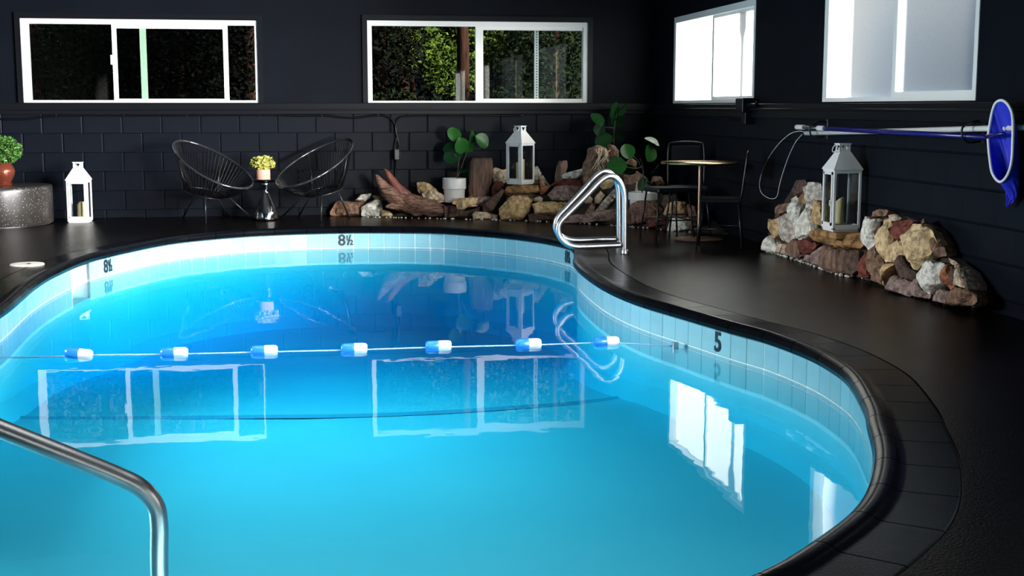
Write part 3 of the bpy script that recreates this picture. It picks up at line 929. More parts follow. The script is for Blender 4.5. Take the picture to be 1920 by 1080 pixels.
# ---- back rockery in the corner
rockery_b = thing('rockery', 'long pile of mixed stones filling the far corner by the pool ladder', 'rockery', (2.3, 13.6, 0))
def yfront(px):
    T = [(600, 14.36), (800, 14.02), (980, 13.46), (1150, 12.82), (1300, 11.93), (1360, 11.6)]
    if px <= T[0][0]: return T[0][1]
    for (a, ya), (b, yb) in zip(T, T[1:]):
        if px <= b: return ya + (yb - ya) * (px - a) / (b - a)
    return T[-1][1]
E1 = lambda x, y: (600 + x / 7.385, 300 + y / 7.385)
E2 = lambda x, y: (840 + x / 7.2, 280 + y / 7.2)
E3 = lambda x, y: (1040 + x / 5.686, 260 + y / 5.686)
BS = [  # map, material, depth behind the front line, thickness, outline
 (E1, 'rock_brown', .10, .14, [(145,720),(180,630),(250,565),(420,570),(640,570),(700,600),(600,700),(590,790),(150,775)]),
 (E1, 'rock_grey', .06, .08, [(480,560),(560,480),(710,460),(690,520),(620,570)]),
 (E1, 'rock_white', .06, .14, [(565,650),(800,525),(850,570),(865,690),(850,780),(580,785)]),
 (E1, 'rock_yellow', .06, .10, [(840,690),(940,700),(1010,750),(1000,790),(850,790)]),
 (E1, 'rock_brown', .06, .08, [(715,490),(880,480),(980,550),(880,560),(760,540)]),
 (E1, 'rock_tan', .20, .12, [(1340,310),(1440,300),(1520,330),(1620,410),(1640,480),(1500,520),(1400,500),(1345,420)]),
 (E1, 'rock_beige', .12, .12, [(1410,470),(1470,420),(1580,415),(1680,460),(1730,520),(1725,580),(1600,600),(1450,560)]),
 (E1, 'rock_dark', .10, .12, [(1000,760),(1130,730),(1250,780),(1250,800),(1000,800)]),
 (E2, 'rock_yellow', .08, .16, [(90,660),(400,650),(410,770),(250,785),(215,820),(125,815),(110,740),(60,740)]),
 (E2, 'rock_dark', .14, .16, [(-60,760),(60,760),(130,820),(300,830),(460,760),(460,900),(330,940),(-40,930)]),
 (E2, 'rock_beige', .03, .12, [(330,870),(360,840),(500,845),(670,890),(675,930),(600,950),(340,945)]),
 (E2, 'rock_mauve', .22, .20, [(280,640),(620,630),(620,720),(440,760),(300,740)]),
 (E2, 'rock_beige', .60, .16, [(590,290),(640,235),(740,280),(790,260),(800,440),(740,470),(620,460)]),
 (E2, 'rock_red', .40, .16, [(590,580),(600,500),(660,420),(740,440),(760,500),(640,620),(600,640)]),
 (E2, 'rock_golden', .30, .22, [(755,560),(800,500),(900,482),(1230,485),(1250,580),(1120,598),(1000,603),(780,605)]),
 (E2, 'rock_mauve', .34, .20, [(800,600),(1150,600),(1180,700),(1000,740),(780,720)]),
 (E2, 'rock_grey', .62, .16, [(1165,230),(1210,225),(1260,320),(1240,400),(1250,480),(1165,480)]),
 (E2, 'rock_beige', .58, .14, [(1230,370),(1280,340),(1330,430),(1390,500),(1340,530),(1240,480)]),
 (E2, 'rock_orange', .42, .14, [(1245,480),(1290,460),(1390,530),(1330,600),(1250,620)]),
 (E2, 'rock_dark', .10, .12, [(460,760),(740,520),(760,570),(640,780),(600,840),(480,850)]),
 (E2, 'rock_beige', .16, .10, [(1160,660),(1240,630),(1280,660),(1270,715),(1170,700)]),
 (E2, 'rock_tan', .12, .26, [(1140,740),(1240,700),(1640,715),(1700,800),(1600,880),(1480,885),(1170,870)]),
 (E2, 'rock_dark', .05, .16, [(1080,880),(1180,860),(1420,900),(1480,960),(1400,985),(1100,970)]),
 (E2, 'rock_white', .50, .16, [(1535,350),(1570,320),(1740,280),(1870,240),(1870,330),(1730,405),(1560,395)]),
 (E2, 'rock_red', .46, .20, [(1380,490),(1450,430),(1600,410),(1870,420),(1850,520),(1640,500)]),
 (E2, 'rock_mauve', .30, .22, [(1350,610),(1450,500),(1600,480),(1850,500),(1850,690),(1640,710),(1400,680)]),
 (E3, 'rock_brown', .55, .20, [(575,60),(640,70),(690,130),(680,220),(630,260),(560,160)]),
 (E3, 'rock_yellow', .42, .14, [(465,480),(530,425),(630,425),(650,480),(600,530),(520,545)]),
 (E3, 'rock_dark', .52, .20, [(330,420),(480,330),(720,330),(760,560),(620,620),(400,560)]),
 (E3, 'rock_beige', .28, .10, [(430,620),(490,555),(540,600),(480,690),(430,690)]),
 (E3, 'rock_grey', .24, .12, [(430,780),(520,660),(640,530),(660,620),(560,740),(470,800)]),
 (E3, 'rock_beige', .28, .10, [(310,650),(370,600),(410,640),(400,700),(330,690)]),
 (E3, 'rock_brown', .22, .14, [(320,800),(400,680),(440,700),(420,800),(350,830)]),
 (E3, 'rock_mauve', .10, .24, [(110,900),(180,810),(330,810),(480,770),(700,740),(820,800),(820,940),(400,930)]),
 (E3, 'rock_ribbed', .08, .22, [(770,800),(830,680),(930,650),(1080,680),(1160,750),(1130,820),(960,900),(790,910)]),
 (E3, 'rock_red', .05, .16, [(980,880),(1060,820),(1170,850),(1180,920),(1100,950),(1000,945)]),
 (E3, 'rock_tan', .12, .16, [(1165,800),(1210,690),(1290,660),(1420,680),(1450,740),(1400,850),(1240,850)]),
 (E3, 'rock_white', .05, .18, [(1210,990),(1240,860),(1290,820),(1440,830),(1495,900),(1495,1000)]),
 (E3, 'rock_brown', .10, .16, [(1430,700),(1500,720),(1520,980),(1480,990),(1450,850)]),
 (E3, 'rock_brown', .55, .14, [(1050,400),(1130,400),(1180,480),(1100,520),(1030,490)]),
 (E3, 'rock_brown', .50, .12, [(760,250),(820,200),(880,250),(870,320),(790,330)]),
 (E3, 'rock_beige', .40, .10, [(860,560),(880,450),(920,480),(980,500),(980,560)]),
 (E3, 'rock_brown', .60, .2, [(740,380),(880,340),(1000,430),(900,620),(760,600)]),
 (E3, 'rock_dark', .30, .2, [(1180,600),(1310,600),(1330,700),(1200,760),(1150,700)]),
]
def stone_at(A, poly, yb, thick, m, seed, parent, name='stone', amp=0.06, flatten=.13):
    c = sum((Vector((*A(x, y), 0)) for x, y in poly), Vector()) / len(poly)
    Y = yfront(c.x) + yb
    o = [ony(*A(x, y), Y) for x, y in poly]
    o = [Vector((p.x, p.y, max(p.z, 0.003))) for p in o]
    sz = max((a - b).length for a in o for b in o)
    lim = D - 0.02 - Y
    return stone_mesh(o, (-0.12, -1, 0.12), min(thick, max(lim, .04)), flatten * sz + .02, seed, M[m], amp=amp).build(name, M[m], parent)
for i, (A, m, yb, th, poly) in enumerate(BS):
    stone_at(A, poly, yb, th, m, 300 + i, rockery_b)
# rubble the stones are bedded in
mb = MB()
NX, NY = 60, 14
for ix in range(NX + 1):
    px = 625 + (1375 - 625) * ix / NX
    yf = yfront(px) + .10
    p = ony(px, 400, yf)
    hx = 0.10 + 0.36 * math.exp(-((px - 1170) / 110.0) ** 2) + 0.10 * math.exp(-((px - 960) / 60.0) ** 2)
    for iy in range(NY + 1):
        # from the front line straight back (+y) to the back wall, or to the right wall
        y = yf + (D - .01 - yf) * iy / NY
        x = min(p.x + (y - yf) * .12, XR - .01)
        h = hx * min(1, (y - yf) / 0.5) * min(1, ix / 6)
        h *= 1 + .25 * noise.noise(Vector((x * 5, y * 5, 3)))
        mb.v.append((x, y, max(0.0, h)))
for ix in range(NX):
    for iy in range(NY):
        a = ix * (NY + 1) + iy
        mb.f.append((a, a + NY + 1, a + NY + 2, a + 1)); mb.m.append(0)
tag(mb.build('rubble_bed', M['rubble'], rockery_b, smooth=True), kind='stuff')
mb = MB()
base = [onz(x, y) for x, y in ((690,408),(800,410.5),(980,415),(1060,418),(1150,424),(1250,432),(1303,438))]
for p in resample(base, step=0.035, closed=False):
    if rn.random() < .35: continue
    r_ = rn.uniform(.006, .016)
    mb.lathe([(r_ * .2, -.004), (r_, 0.0), (r_ * .9, r_ * .5), (r_ * .3, r_ * .9)], p + Vector((rn.uniform(-.02, .02), rn.uniform(0, .05), .003)), 6)
tag(mb.build('mortar_beads', M['mortar'], rockery_b), kind='stuff')

# ---- single showpieces on the back rockery
tag(stone_at(E2, [(690,800),(830,650),(900,620),(1080,640),(1145,680),(1130,780),(1060,900),(1020,965),(720,950),(690,880)], .04, .24, 'rock_tan', 77, None, 'boulder', .04, .16),
    'big rounded tan boulder below the lantern on the rockery', 'boulder')
def stump(name, label, prof, cx, Y, seed, m='bark_stump'):
    """upright piece of petrified wood from (pixel y, left x, right x) rows"""
    rows = [(ony((l + r) / 2, y, Y), (ony(r, y, Y) - ony(l, y, Y)).length / 2) for y, l, r in prof]
    mb = MB()
    P = [p for p, _ in rows]; rr = [r for _, r in rows]
    dens = catmull(P, 4); rads = []
    for i in range(len(dens)):
        f = i / 4; a = min(int(f), len(rr) - 2); rads.append(rr[a] + (rr[a + 1] - rr[a]) * (f - a))
    n = 26; vs, fs = [], []
    for i, (p, r_) in enumerate(zip(dens, rads)):
        for k in range(n):
            a = 2 * math.pi * k / n
            g = 1 + .10 * noise.noise(Vector((math.cos(a) * 2.2, math.sin(a) * 2.2, seed))) + .12 * noise.noise(Vector((math.cos(a) * 6, math.sin(a) * 6, seed + i * .12)))
            dz = .03 * noise.noise(Vector((math.cos(a) * 2, math.sin(a) * 2, seed + 9))) if i == len(dens) - 1 else 0
            vs.append(p + Vector((math.cos(a) * r_ * g, math.sin(a) * r_ * g, dz)))
    for i in range(len(dens) - 1):
        for k in range(n):
            l = (k + 1) % n
            fs.append((i * n + k, i * n + l, (i + 1) * n + l, (i + 1) * n + k))
    fs += [tuple(range(n)), tuple((len(dens) - 1) * n + k for k in range(n))]
    return tag(mb.add(vs, fs).build(name, M['rock_ribbed'], None, smooth=40), label, 'log')
stump('wood_stump', 'thick upright petrified wood stump between the potted fig and the lantern', [(368, 879, 919), (355, 878, 917), (340, 879, 921), (320, 880, 923), (303, 881, 923), (297, 884, 922)], 900, 14.16, 3.1)
stump('wood_stump', 'thin upright petrified wood piece behind the white stone', [(345, 1041, 1058), (330, 1041, 1060), (312, 1044, 1064), (303, 1048, 1063)], 1052, 13.75, 7.7)
def rootlog():
    t = thing('root_log', 'gnarled pale-veined root log rising highest on the rockery', 'log', ony(1120, 330, 13.25))
    Y = 13.28
    P = [ony(1108, 345, Y), ony(1110, 322, Y), ony(1118, 300, Y), ony(1126, 286, Y), ony(1131, 276, Y)]
    MB().tube(catmull(P, 5), [.075, .078, .08, .082, .085, .09, .095, .1, .105, .11, .115, .118, .12, .12, .118, .11, .10, .09, .075, .06, .04], 18, jitter=.35, seed=4).build('trunk', M['rock_brown'], t)
    r2 = random.Random(5)
    for k in range(7):
        q = [ony(1116 + k * 4 + r2.uniform(-3, 3), 277 + r2.uniform(0, 6), Y - .12), ony(1120 + k * 3 + r2.uniform(-5, 5), 292, Y - .145), ony(1112 + k * 4 + r2.uniform(-6, 6), 306, Y - .13), ony(1108 + k * 5, 318 + r2.uniform(-4, 4), Y - .10)]
        MB().tube(catmull(q, 4), [.007] * 9 + [.006, .005, .004, .003], 6, jitter=.3, seed=k).build('root', M['rock_beige'], t, smooth=True)
rootlog()
def driftwood():
    t = thing('driftwood', 'twisted brown driftwood trunk with two upright prongs on the rockery', 'driftwood', ony(790, 400, 14.1))
    Y = 14.06
    s = 1 / 7.385
    def pth(pts, Ys):
        return [ony(*E1(x, y), Y + dy) for (x, y), dy in zip(pts, Ys)]
    def rad(l, n, per):
        out = []
        for a, b in zip(l, l[1:]):
            for k in range(per): out.append((a + (b - a) * k / per) * s / 174.0)
        return out + [l[-1] * s / 174.0]
    MB().tube(catmull(pth([(985,600),(1100,590),(1250,600),(1420,640),(1600,680),(1750,700),(1880,705)], [.05,.02,0,-.02,-.03,0,.05]), 5),
              rad([70,110,135,125,95,75,35], 7, 5), 20, jitter=.30, seed=2).build('trunk', M['drift'], t, smooth=60)
    MB().tube(catmull(pth([(1130,590),(1030,520),(930,430),(850,330),(800,250),(768,198)], [0,-.02,-.04,-.05,-.05,-.04]), 5),
              rad([120,105,85,66,42,8], 6, 5), 16, jitter=.25, seed=5).build('prong', M['drift'], t, smooth=60)
    MB().tube(catmull(pth([(1230,570),(1150,470),(1060,370),(980,260),(930,170),(888,120)], [.06,.05,.05,.06,.07,.08]), 5),
              rad([105,90,66,52,30,4], 6, 5), 16, jitter=.25, seed=8).build('prong', M['drift_red'], t, smooth=60)
    MB().tube(catmull(pth([(1080,640),(980,640),(905,650)], [-.06,-.08,-.09]), 5), rad([60,45,12], 3, 5), 14, jitter=.2, seed=9).build('stub', M['drift'], t, smooth=60)
driftwood()

# ================================================================== LANTERNS AND CANDLES
def lantern(label, loc, rz, H, w):
    t = thing('lantern', label, 'lantern', loc, rz, 'white metal candle lanterns')
    Mx = Matrix.Translation(loc) @ Matrix.Rotation(rz, 4, 'Z')
    def put(mb, name, m, **k):
        mb.v = [tuple(Mx @ Vector(v)) for v in mb.v]
        return mb.build(name, m, t, **k)
    hb, hr, hn = H * .69, H * .205, H * .085
    a = w / 2
    p = .018
    z0 = .012
    put(MB().box((-a * .92, -a * .92, 0), (a * .92, a * .92, .012)), 'foot', M['white'])
    put(MB().box((-a, -a, z0), (a, a, z0 + .014)), 'base', M['white'], bevel=.002)
    for sx in (-1, 1):
        for sy in (-1, 1):
            put(MB().box((sx * a, sy * a, z0), (sx * (a - p), sy * (a - p), hb)), 'post', M['white'], bevel=.0015)
    for q in range(4):
        Rq = Matrix.Rotation(q * math.pi / 2, 4, 'Z')
        mb = MB()
        mb.box((-a + p, -a, z0 + .014), (a - p, -a + .010, z0 + .036), Rq)
        put(mb, 'rail', M['white'])
        put(MB().box((-a + p, -a, hb - .022), (a - p, -a + .010, hb), Rq), 'rail', M['white'])
        put(MB().box((-a + p, -a + .006, z0 + .030), (a - p, -a + .008, hb - .018), Rq), 'pane', M['lantern_glass'])
    # door on the front face, with its handle
    dm = MB()
    f = .020
    x0, x1, za, zb = -a + p + .002, a - p - .002, z0 + .030, hb - .012
    for bx in (((x0, za), (x0 + f, zb)), ((x1 - f, za), (x1, zb)), ((x0, za), (x1, za + f)), ((x0, zb - f), (x1, zb))):
        dm.box((bx[0][0], -a - .006, bx[0][1]), (bx[1][0], -a + .004, bx[1][1]))
    d = put(dm, 'door', M['white'])
    hm = MB().tube([(x1 - .006, -a - .016, hb * .42), (x1 - .006, -a - .020, hb * .47), (x1 - .006, -a - .016, hb * .52)], .0035, 6)
    hm.v = [tuple(Mx @ Vector(v)) for v in hm.v]
    hm.build('handle', M['white'], d)
    # roof
    o_ = a + .006
    nk = w * .20
    mb = MB()
    mb.add([(-o_, -o_, hb), (o_, -o_, hb), (o_, o_, hb), (-o_, o_, hb), (-o_, -o_, hb + .008), (o_, -o_, hb + .008), (o_, o_, hb + .008), (-o_, o_, hb + .008),
            (-nk, -nk, hb + hr), (nk, -nk, hb + hr), (nk, nk, hb + hr), (-nk, nk, hb + hr)],
           [(0, 3, 2, 1), (0, 1, 5, 4), (1, 2, 6, 5), (2, 3, 7, 6), (3, 0, 4, 7), (4, 5, 9, 8), (5, 6, 10, 9), (6, 7, 11, 10), (7, 4, 8, 11), (8, 9, 10, 11)])
    put(mb, 'roof', M['white'])
    # neck with a triangular opening on each side
    zt = hb + hr + hn
    for q in range(4):
        Rq = Matrix.Rotation(q * math.pi / 2, 4, 'Z')
        Pq = lambda u, v, n: Rq @ Vector((u, -nk + n, v))
        zb_ = hb + hr
        mb = MB()
        mb.prism([(0, zb_), (nk, zb_), (nk, zt), (-nk, zt), (-nk, zb_), (-.0005, zb_), (-nk * .72, zt - .010), (nk * .72, zt - .010), (.0005, zb_ + .0005)], 0, .004, Pq)
        put(mb, 'neck_panel', M['white'])
    put(MB().box((-nk - .006, -nk - .006, zt), (nk + .006, nk + .006, zt + .005)), 'cap', M['white'])
    rr_ = w * .17
    ring = [Vector((rr_ * math.cos(a_), -nk - .012 - .010 * (1 - math.sin(a_)), zt - .004 - rr_ * .75 + rr_ * .75 * math.sin(a_))) for a_ in [2 * math.pi * k / 24 for k in range(24)]]
    put(MB().tube(ring, .003, 6, closed=True), 'ring_handle', M['white'], smooth=True)
    return t
def candle(label, loc, r_, h):
    t = thing('candle', label, 'candle', loc, 0, 'pillar candles')
    mb = MB()
    n = 24; vs = []; fs = []
    prof = [(r_, 0), (r_, h * .5), (r_, h - .004), (r_ * .9, h), (r_ * .7, h - .012), (0.001, h - .014)]
    for rr_, z in prof:
        for k in range(n):
            a = 2 * math.pi * k / n
            zz = z + (.10 * h * (math.cos(a + .6) + .3 * math.sin(3 * a)) * (z / h) ** 3 if z > h * .6 else 0)
            vs.append(Vector(loc) + Vector((rr_ * math.cos(a), rr_ * math.sin(a), zz)))
    for i in range(len(prof) - 1):
        for k in range(n): fs.append((i * n + k, i * n + (k + 1) % n, (i + 1) * n + (k + 1) % n, (i + 1) * n + k))
    fs.append(tuple(reversed(range(n))))
    mb.add(vs, fs).build('wax', M['candle'], t, smooth=50)
    c = Vector(loc) + Vector((0, 0, h - .014))
    MB().tube([c, c + Vector((.002, 0, .012))], .0015, 5).build('wick', M['ink'], t)
L1 = onz(151, 416)
lantern('white lantern on the deck beside the speckled drum table', L1, R(-1.5), .625, .215)
candle('ivory pillar candle inside the lantern beside the drum table', L1 + Vector((.01, 0, .027)), .038, .17)
L2 = ony(975.5, 345, 13.82)
lantern('white lantern on the golden slab of the back rockery', L2, R(-49), .625, .215)
candle('pillar candle inside the lantern on the back rockery', L2 + Vector((.0, 0, .027)), .045, .22)
lantern('white lantern on the rockery below the pool poles', LANT_R, R(-90), .625, .205)
candle('pillar candle with a slanted top inside the lantern below the pool poles', LANT_R + Vector((-.01, 0.03, .027)), .042, .19)

# ================================================================== LEFT GROUP
DR = (-3.07, 14.10 - 0.18, 0)
t = thing('drum_table', 'low round speckled dark stone drum table', 'table', DR)
MB().lathe([(.54, 0.012), (.555, .012), (.56, .02), (.562, .35), (.56, .378), (.552, .39), (.535, .395), (.0005, .395)], DR, 64).build('body', M['granite'], t, smooth=40)
MB().lathe([(.50, 0.0), (.53, 0.0), (.53, .012), (.50, .012)], DR, 48).build('foot_ring', M['ink'], t)

def leaf_cloud(name, c, rx, ry, rz, n, size, m, parent, seed, tilt=1.0, shell=.55):
    rn = random.Random(seed)
    mb = MB()
    for _ in range(n):
        while True:
            v = Vector((rn.uniform(-1, 1), rn.uniform(-1, 1), rn.uniform(-1, 1)))
            if shell < v.length < 1 or (v.length < 1 and rn.random() < .15): break
        p = Vector(c) + Vector((v.x * rx, v.y * ry, v.z * rz))
        s = size * rn.uniform(.6, 1.25)
        E_ = Euler((rn.uniform(-1.4, 1.4) * tilt, rn.uniform(-1.4, 1.4) * tilt, rn.uniform(0, 6.28))).to_matrix()
        q = [E_ @ Vector(k) * s + p for k in ((0, -.5, 0), (.26, -.05, .06), (0, .6, 0), (-.26, -.05, .06))]
        mb.add(q, [(0, 1, 2), (0, 2, 3)])
    return mb.build(name, m, parent)

PT = Vector((ony(6, 350, DR[1]).x, DR[1], .395))
t = thing('potted_bush', 'copper glazed pot with a small green bush on the drum table', 'potted plant', PT)
MB().lathe([(.058, 0), (.085, .0), (.092, .012), (.075, .025), (.095, .06), (.118, .11), (.122, .145), (.108, .185), (.092, .205), (.100, .222), (.094, .225), (.084, .20), (.001, .195)], PT, 40).build('pot', M['copper'], t, smooth=50)
leaf_cloud('foliage', PT + Vector((0.0, 0, .35)), .205, .18, .15, 1500, .036, M['bush'], t, 2)
for k in range(6):
    a = k * 1.05
    MB().tube([PT + Vector((.02 * math.cos(a), .02 * math.sin(a), .19)), PT + Vector((.09 * math.cos(a), .09 * math.sin(a), .34))], .004, 5).build('stem', M['stem'], t)

# mirrored side table with yellow plant
ST = Vector((onz(499.5, 412).x, 13.92, 0))
t = thing('side_table', 'hourglass side table of polished chrome between the two black chairs', 'side table', ST)
MB().lathe([(.105, 0), (.122, .006), (.124, .03), (.112, .09), (.088, .16), (.060, .23), (.036, .285), (.028, .31), (.034, .335), (.045, .37), (.054, .40)], ST, 40).build('base', M['mirror'], t, smooth=True)
MB().lathe([(.001, .396), (.10, .400), (.140, .418), (.148, .428), (.146, .434), (.001, .434)], ST, 48).build('top', M['mirror'], t, smooth=40)
PY = ST + Vector((-.02, 0, .434))
t = thing('potted_succulent', 'pink clay pot of yellow-green leaves on the chrome side table', 'potted plant', PY)
MB().lathe([(.072, 0), (.074, .004), (.074, .018), (.068, .019), (.068, .024), (.074, .025), (.074, .10), (.066, .10), (.062, .085), (.001, .085)], PY, 32).build('pot', M['terracotta'], t, smooth=40)
leaf_cloud('foliage', PY + Vector((.0, 0, .165)), .125, .10, .075, 460, .045, M['yellow_leaf'], t, 6)

# ---- the two string chairs
def string_chair(label, ctr, face, mirror, feet):
    """ctr: centre of the rim; face: angle of the seat's forward direction in plan"""
    t = thing('string_chair', label, 'chair', (ctr.x, ctr.y, 0), 0, 'round black string chairs')
    f = Vector((math.cos(face), math.sin(face), 0))            # forward
    s = Vector((-f.y, f.x, 0))
    up = Vector((0, 0, 1))
    def rim(a):                                                 # a=0 front, pi = top of the back
        c = math.cos(a)
        return ctr + f * (.42 * c) - up * (.235 * c) + s * (.36 * math.sin(a) * (1 + .10 * c)) 
    MB().tube([rim(2 * math.pi * k / 48) for k in range(48)], .013, 8, closed=True).build('rim_hoop', M['rim'], t, smooth=True)
    rc = ctr - f * .10 - up * .30
    def ring(a):
        return rc + f * (.20 * math.cos(a)) + s * (.19 * math.sin(a)) - up * (.05 * math.cos(a))
    MB().tube([ring(2 * math.pi * k / 32) for k in range(32)], .010, 8, closed=True).build('seat_ring', M['black_metal'], t, smooth=True)
    mb = MB()
    for k in range(64):
        a = 2 * math.pi * k / 64
        p, q = rim(a), ring(a)
        mid = p.lerp(q, .55) - up * .03 + (q - p).cross(Vector((0, 0, 1))) * 0
        mb.tube([p, mid, q], .0042, 5, caps=False)
    for k in range(16):
        a = math.pi * k / 16
        mb.tube([ring(a), ring(-a)], .004, 4, caps=False)
    mb.build('cord_webbing', M['cord'], t, smooth=True)
    for ft in feet:
        d = Vector((ft.x, ft.y, 0)) - Vector((rc.x, rc.y, 0))
        d.normalize()
        topp = rc + Vector((d.x, d.y, 0)) * .19
        MB().tube([topp, ft + Vector((0, 0, .006))], .0085, 8).build('leg', M['black_metal'], t, smooth=True)
        MB().lathe([(.011, 0), (.012, .012), (.009, .018)], ft, 10).build('foot', M['cord'], t, smooth=True)
    MB().tube([rc + s * .19, rc - f * .05 + s * .27 + up * .18, rim(math.pi * .62)], .008, 6).build('arm_brace', M['black_metal'], t, smooth=True)
    MB().tube([rc - s * .19, rc - f * .05 - s * .27 + up * .18, rim(-math.pi * .62)], .008, 6).build('arm_brace', M['black_metal'], t, smooth=True)
    return t
C1 = ony(397, 308, 13.83)
string_chair('black string chair left of the chrome table, between it and the deck lantern', C1, R(-38), False,
             [onz(386, 419), onz(475, 412.5), onz(343, 409), onz(430, 407)])
C2 = ony(592, 305, 13.83)
string_chair('black string chair right of the chrome table, beside the driftwood', C2, R(180 + 38), True,
             [onz(602, 417), onz(528, 408), onz(655, 408.5), onz(560, 407)])

# white lid on the deck
p = onz(51, 497)
t = thing('skimmer_cover', 'round off-white skimmer cover lying on the deck at the pool edge', 'cover', p)
MB().lathe([(.001, .012), (.10, .014), (.118, .012), (.124, .004), (.122, 0), (.001, 0)], p, 36).build('disc', M['lid'], t, smooth=40)
MB().lathe([(.012, .013), (.018, .017), (.001, .018)], p + Vector((.02, -.04, 0)), 12).build('finger_hole', M['ink'], t)

# ================================================================== FIG PLANTS
def leaf_mesh(L, wd, seed, m):
    rn = random.Random(seed)
    prof = [(0, .10), (.12, .55), (.3, .88), (.5, 1.0), (.7, .95), (.86, .70), (.96, .35), (1.0, .06)]
    vs, fs = [], []
    for u, w_ in prof:
        y = u * L
        z = -.25 * L * (u ** 2) + .02 * L * rn.uniform(-1, 1)
        x = w_ * wd / 2
        vs += [(-x, y, z + .18 * x + .004 * rn.uniform(-1, 1)), (-x * .5, y, z + .03 * x), (0, y, z - .06 * x), (x * .5, y, z + .03 * x), (x, y, z + .18 * x)]
    for i in range(len(prof) - 1):
        for k in range(4):
            fs.append((i * 5 + k, i * 5 + k + 1, (i + 1) * 5 + k + 1, (i + 1) * 5 + k))
    return MB().add(vs, fs).mesh('leaf', m, smooth=True)
LEAF = [leaf_mesh(1, .95, k, M['leaf']) for k in range(3)]
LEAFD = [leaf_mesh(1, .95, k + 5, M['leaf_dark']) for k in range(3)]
def fig(label, Y, pot, stems, leaves, seed, potted=True, group=None):
    """leaves: (px, py of leaf centre, length m, screen angle of the tip in degrees (0 = right, 90 = up), turn away, dark)"""
    rn = random.Random(seed)
    cx, ytop, ybot, r_ = pot
    base = ony(cx, ybot, Y)
    t = thing('potted_fig', label, 'potted plant', base, 0, group)
    h = ony(cx, ytop, Y).z - base.z
    MB().lathe([(r_ * .80, 0), (r_ * .86, .004), (r_ * .90, h * .53), (r_ * .93, h * .55), (r_, h * .57), (r_, h - .006), (r_ * .97, h), (r_ * .92, h - .004), (r_ * .90, h * .85), (.001, h * .85)], base, 40).build('pot', M['ceramic'], t, smooth=35)
    MB().lathe([(r_ * .90, h * .86), (r_ * .4, h * .9), (.001, h * .9)], base, 24).build('soil', M['soil'], t)
    for st in stems:
        P = [ony(x, y, Y + d) for x, y, d in st]
        MB().tube(catmull(P, 4), .006, 6).build('stem', M['stem'], t, smooth=True)
    for i, (px, py, L, ang, turn, dark, dy) in enumerate(leaves):
        L *= 1.22
        c = ony(px, py, Y + dy)
        a = R(ang)
        tip = Vector((math.cos(a), 0, math.sin(a)))
        nrm = Vector((0, -1, 0))
        side = tip.cross(nrm).normalized()
        rot = Matrix((side, tip, nrm)).transposed()
        rot = Matrix.Rotation(R(turn), 3, tip) @ Matrix.Rotation(R(rn.uniform(-25, 10)), 3, side) @ rot
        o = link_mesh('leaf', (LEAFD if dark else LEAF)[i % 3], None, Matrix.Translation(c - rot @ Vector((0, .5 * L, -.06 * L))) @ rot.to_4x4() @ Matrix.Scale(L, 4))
        adopt(o, t)
    return t
fig('young fig with glossy green leaves in a two-step white pot beside the petrified stump', 14.12, (852, 334, 379, .128),
    [[(857, 334, 0), (860, 305, 0), (864, 275, 0), (862, 262, -.02)], [(857, 334, 0), (870, 300, .05), (880, 275, .06), (897, 265, .05)], [(861, 300, 0), (850, 288, -.02)]],
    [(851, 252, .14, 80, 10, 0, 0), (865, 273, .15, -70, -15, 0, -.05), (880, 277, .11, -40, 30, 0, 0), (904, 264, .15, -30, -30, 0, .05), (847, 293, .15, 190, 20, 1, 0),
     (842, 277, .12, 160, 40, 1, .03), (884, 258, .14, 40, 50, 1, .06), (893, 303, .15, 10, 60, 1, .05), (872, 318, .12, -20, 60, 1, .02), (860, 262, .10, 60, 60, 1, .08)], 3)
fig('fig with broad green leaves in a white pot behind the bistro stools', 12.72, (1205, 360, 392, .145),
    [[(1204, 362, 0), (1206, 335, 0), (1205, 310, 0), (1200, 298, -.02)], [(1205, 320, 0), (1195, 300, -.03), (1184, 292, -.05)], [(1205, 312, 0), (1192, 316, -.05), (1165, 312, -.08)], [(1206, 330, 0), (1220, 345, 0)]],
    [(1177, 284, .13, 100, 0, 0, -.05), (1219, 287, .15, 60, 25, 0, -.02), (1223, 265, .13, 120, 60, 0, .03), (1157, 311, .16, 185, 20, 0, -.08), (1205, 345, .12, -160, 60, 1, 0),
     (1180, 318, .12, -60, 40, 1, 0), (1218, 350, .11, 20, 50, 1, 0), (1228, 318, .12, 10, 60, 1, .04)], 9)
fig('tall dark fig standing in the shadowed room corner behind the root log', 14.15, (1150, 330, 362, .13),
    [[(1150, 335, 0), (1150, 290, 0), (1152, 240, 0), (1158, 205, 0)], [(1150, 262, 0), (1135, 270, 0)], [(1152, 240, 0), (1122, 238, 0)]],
    [(1120, 224, .15, 100, 30, 1, 0), (1132, 263, .16, 200, 20, 1, 0), (1152, 207, .15, 50, 40, 1, 0), (1125, 242, .13, 250, 40, 1, 0), (1168, 205, .14, 20, 50, 1, 0), (1158, 228, .13, -50, 40, 1, 0), (1160, 256, .12, -30, 50, 1, .0)], 14)

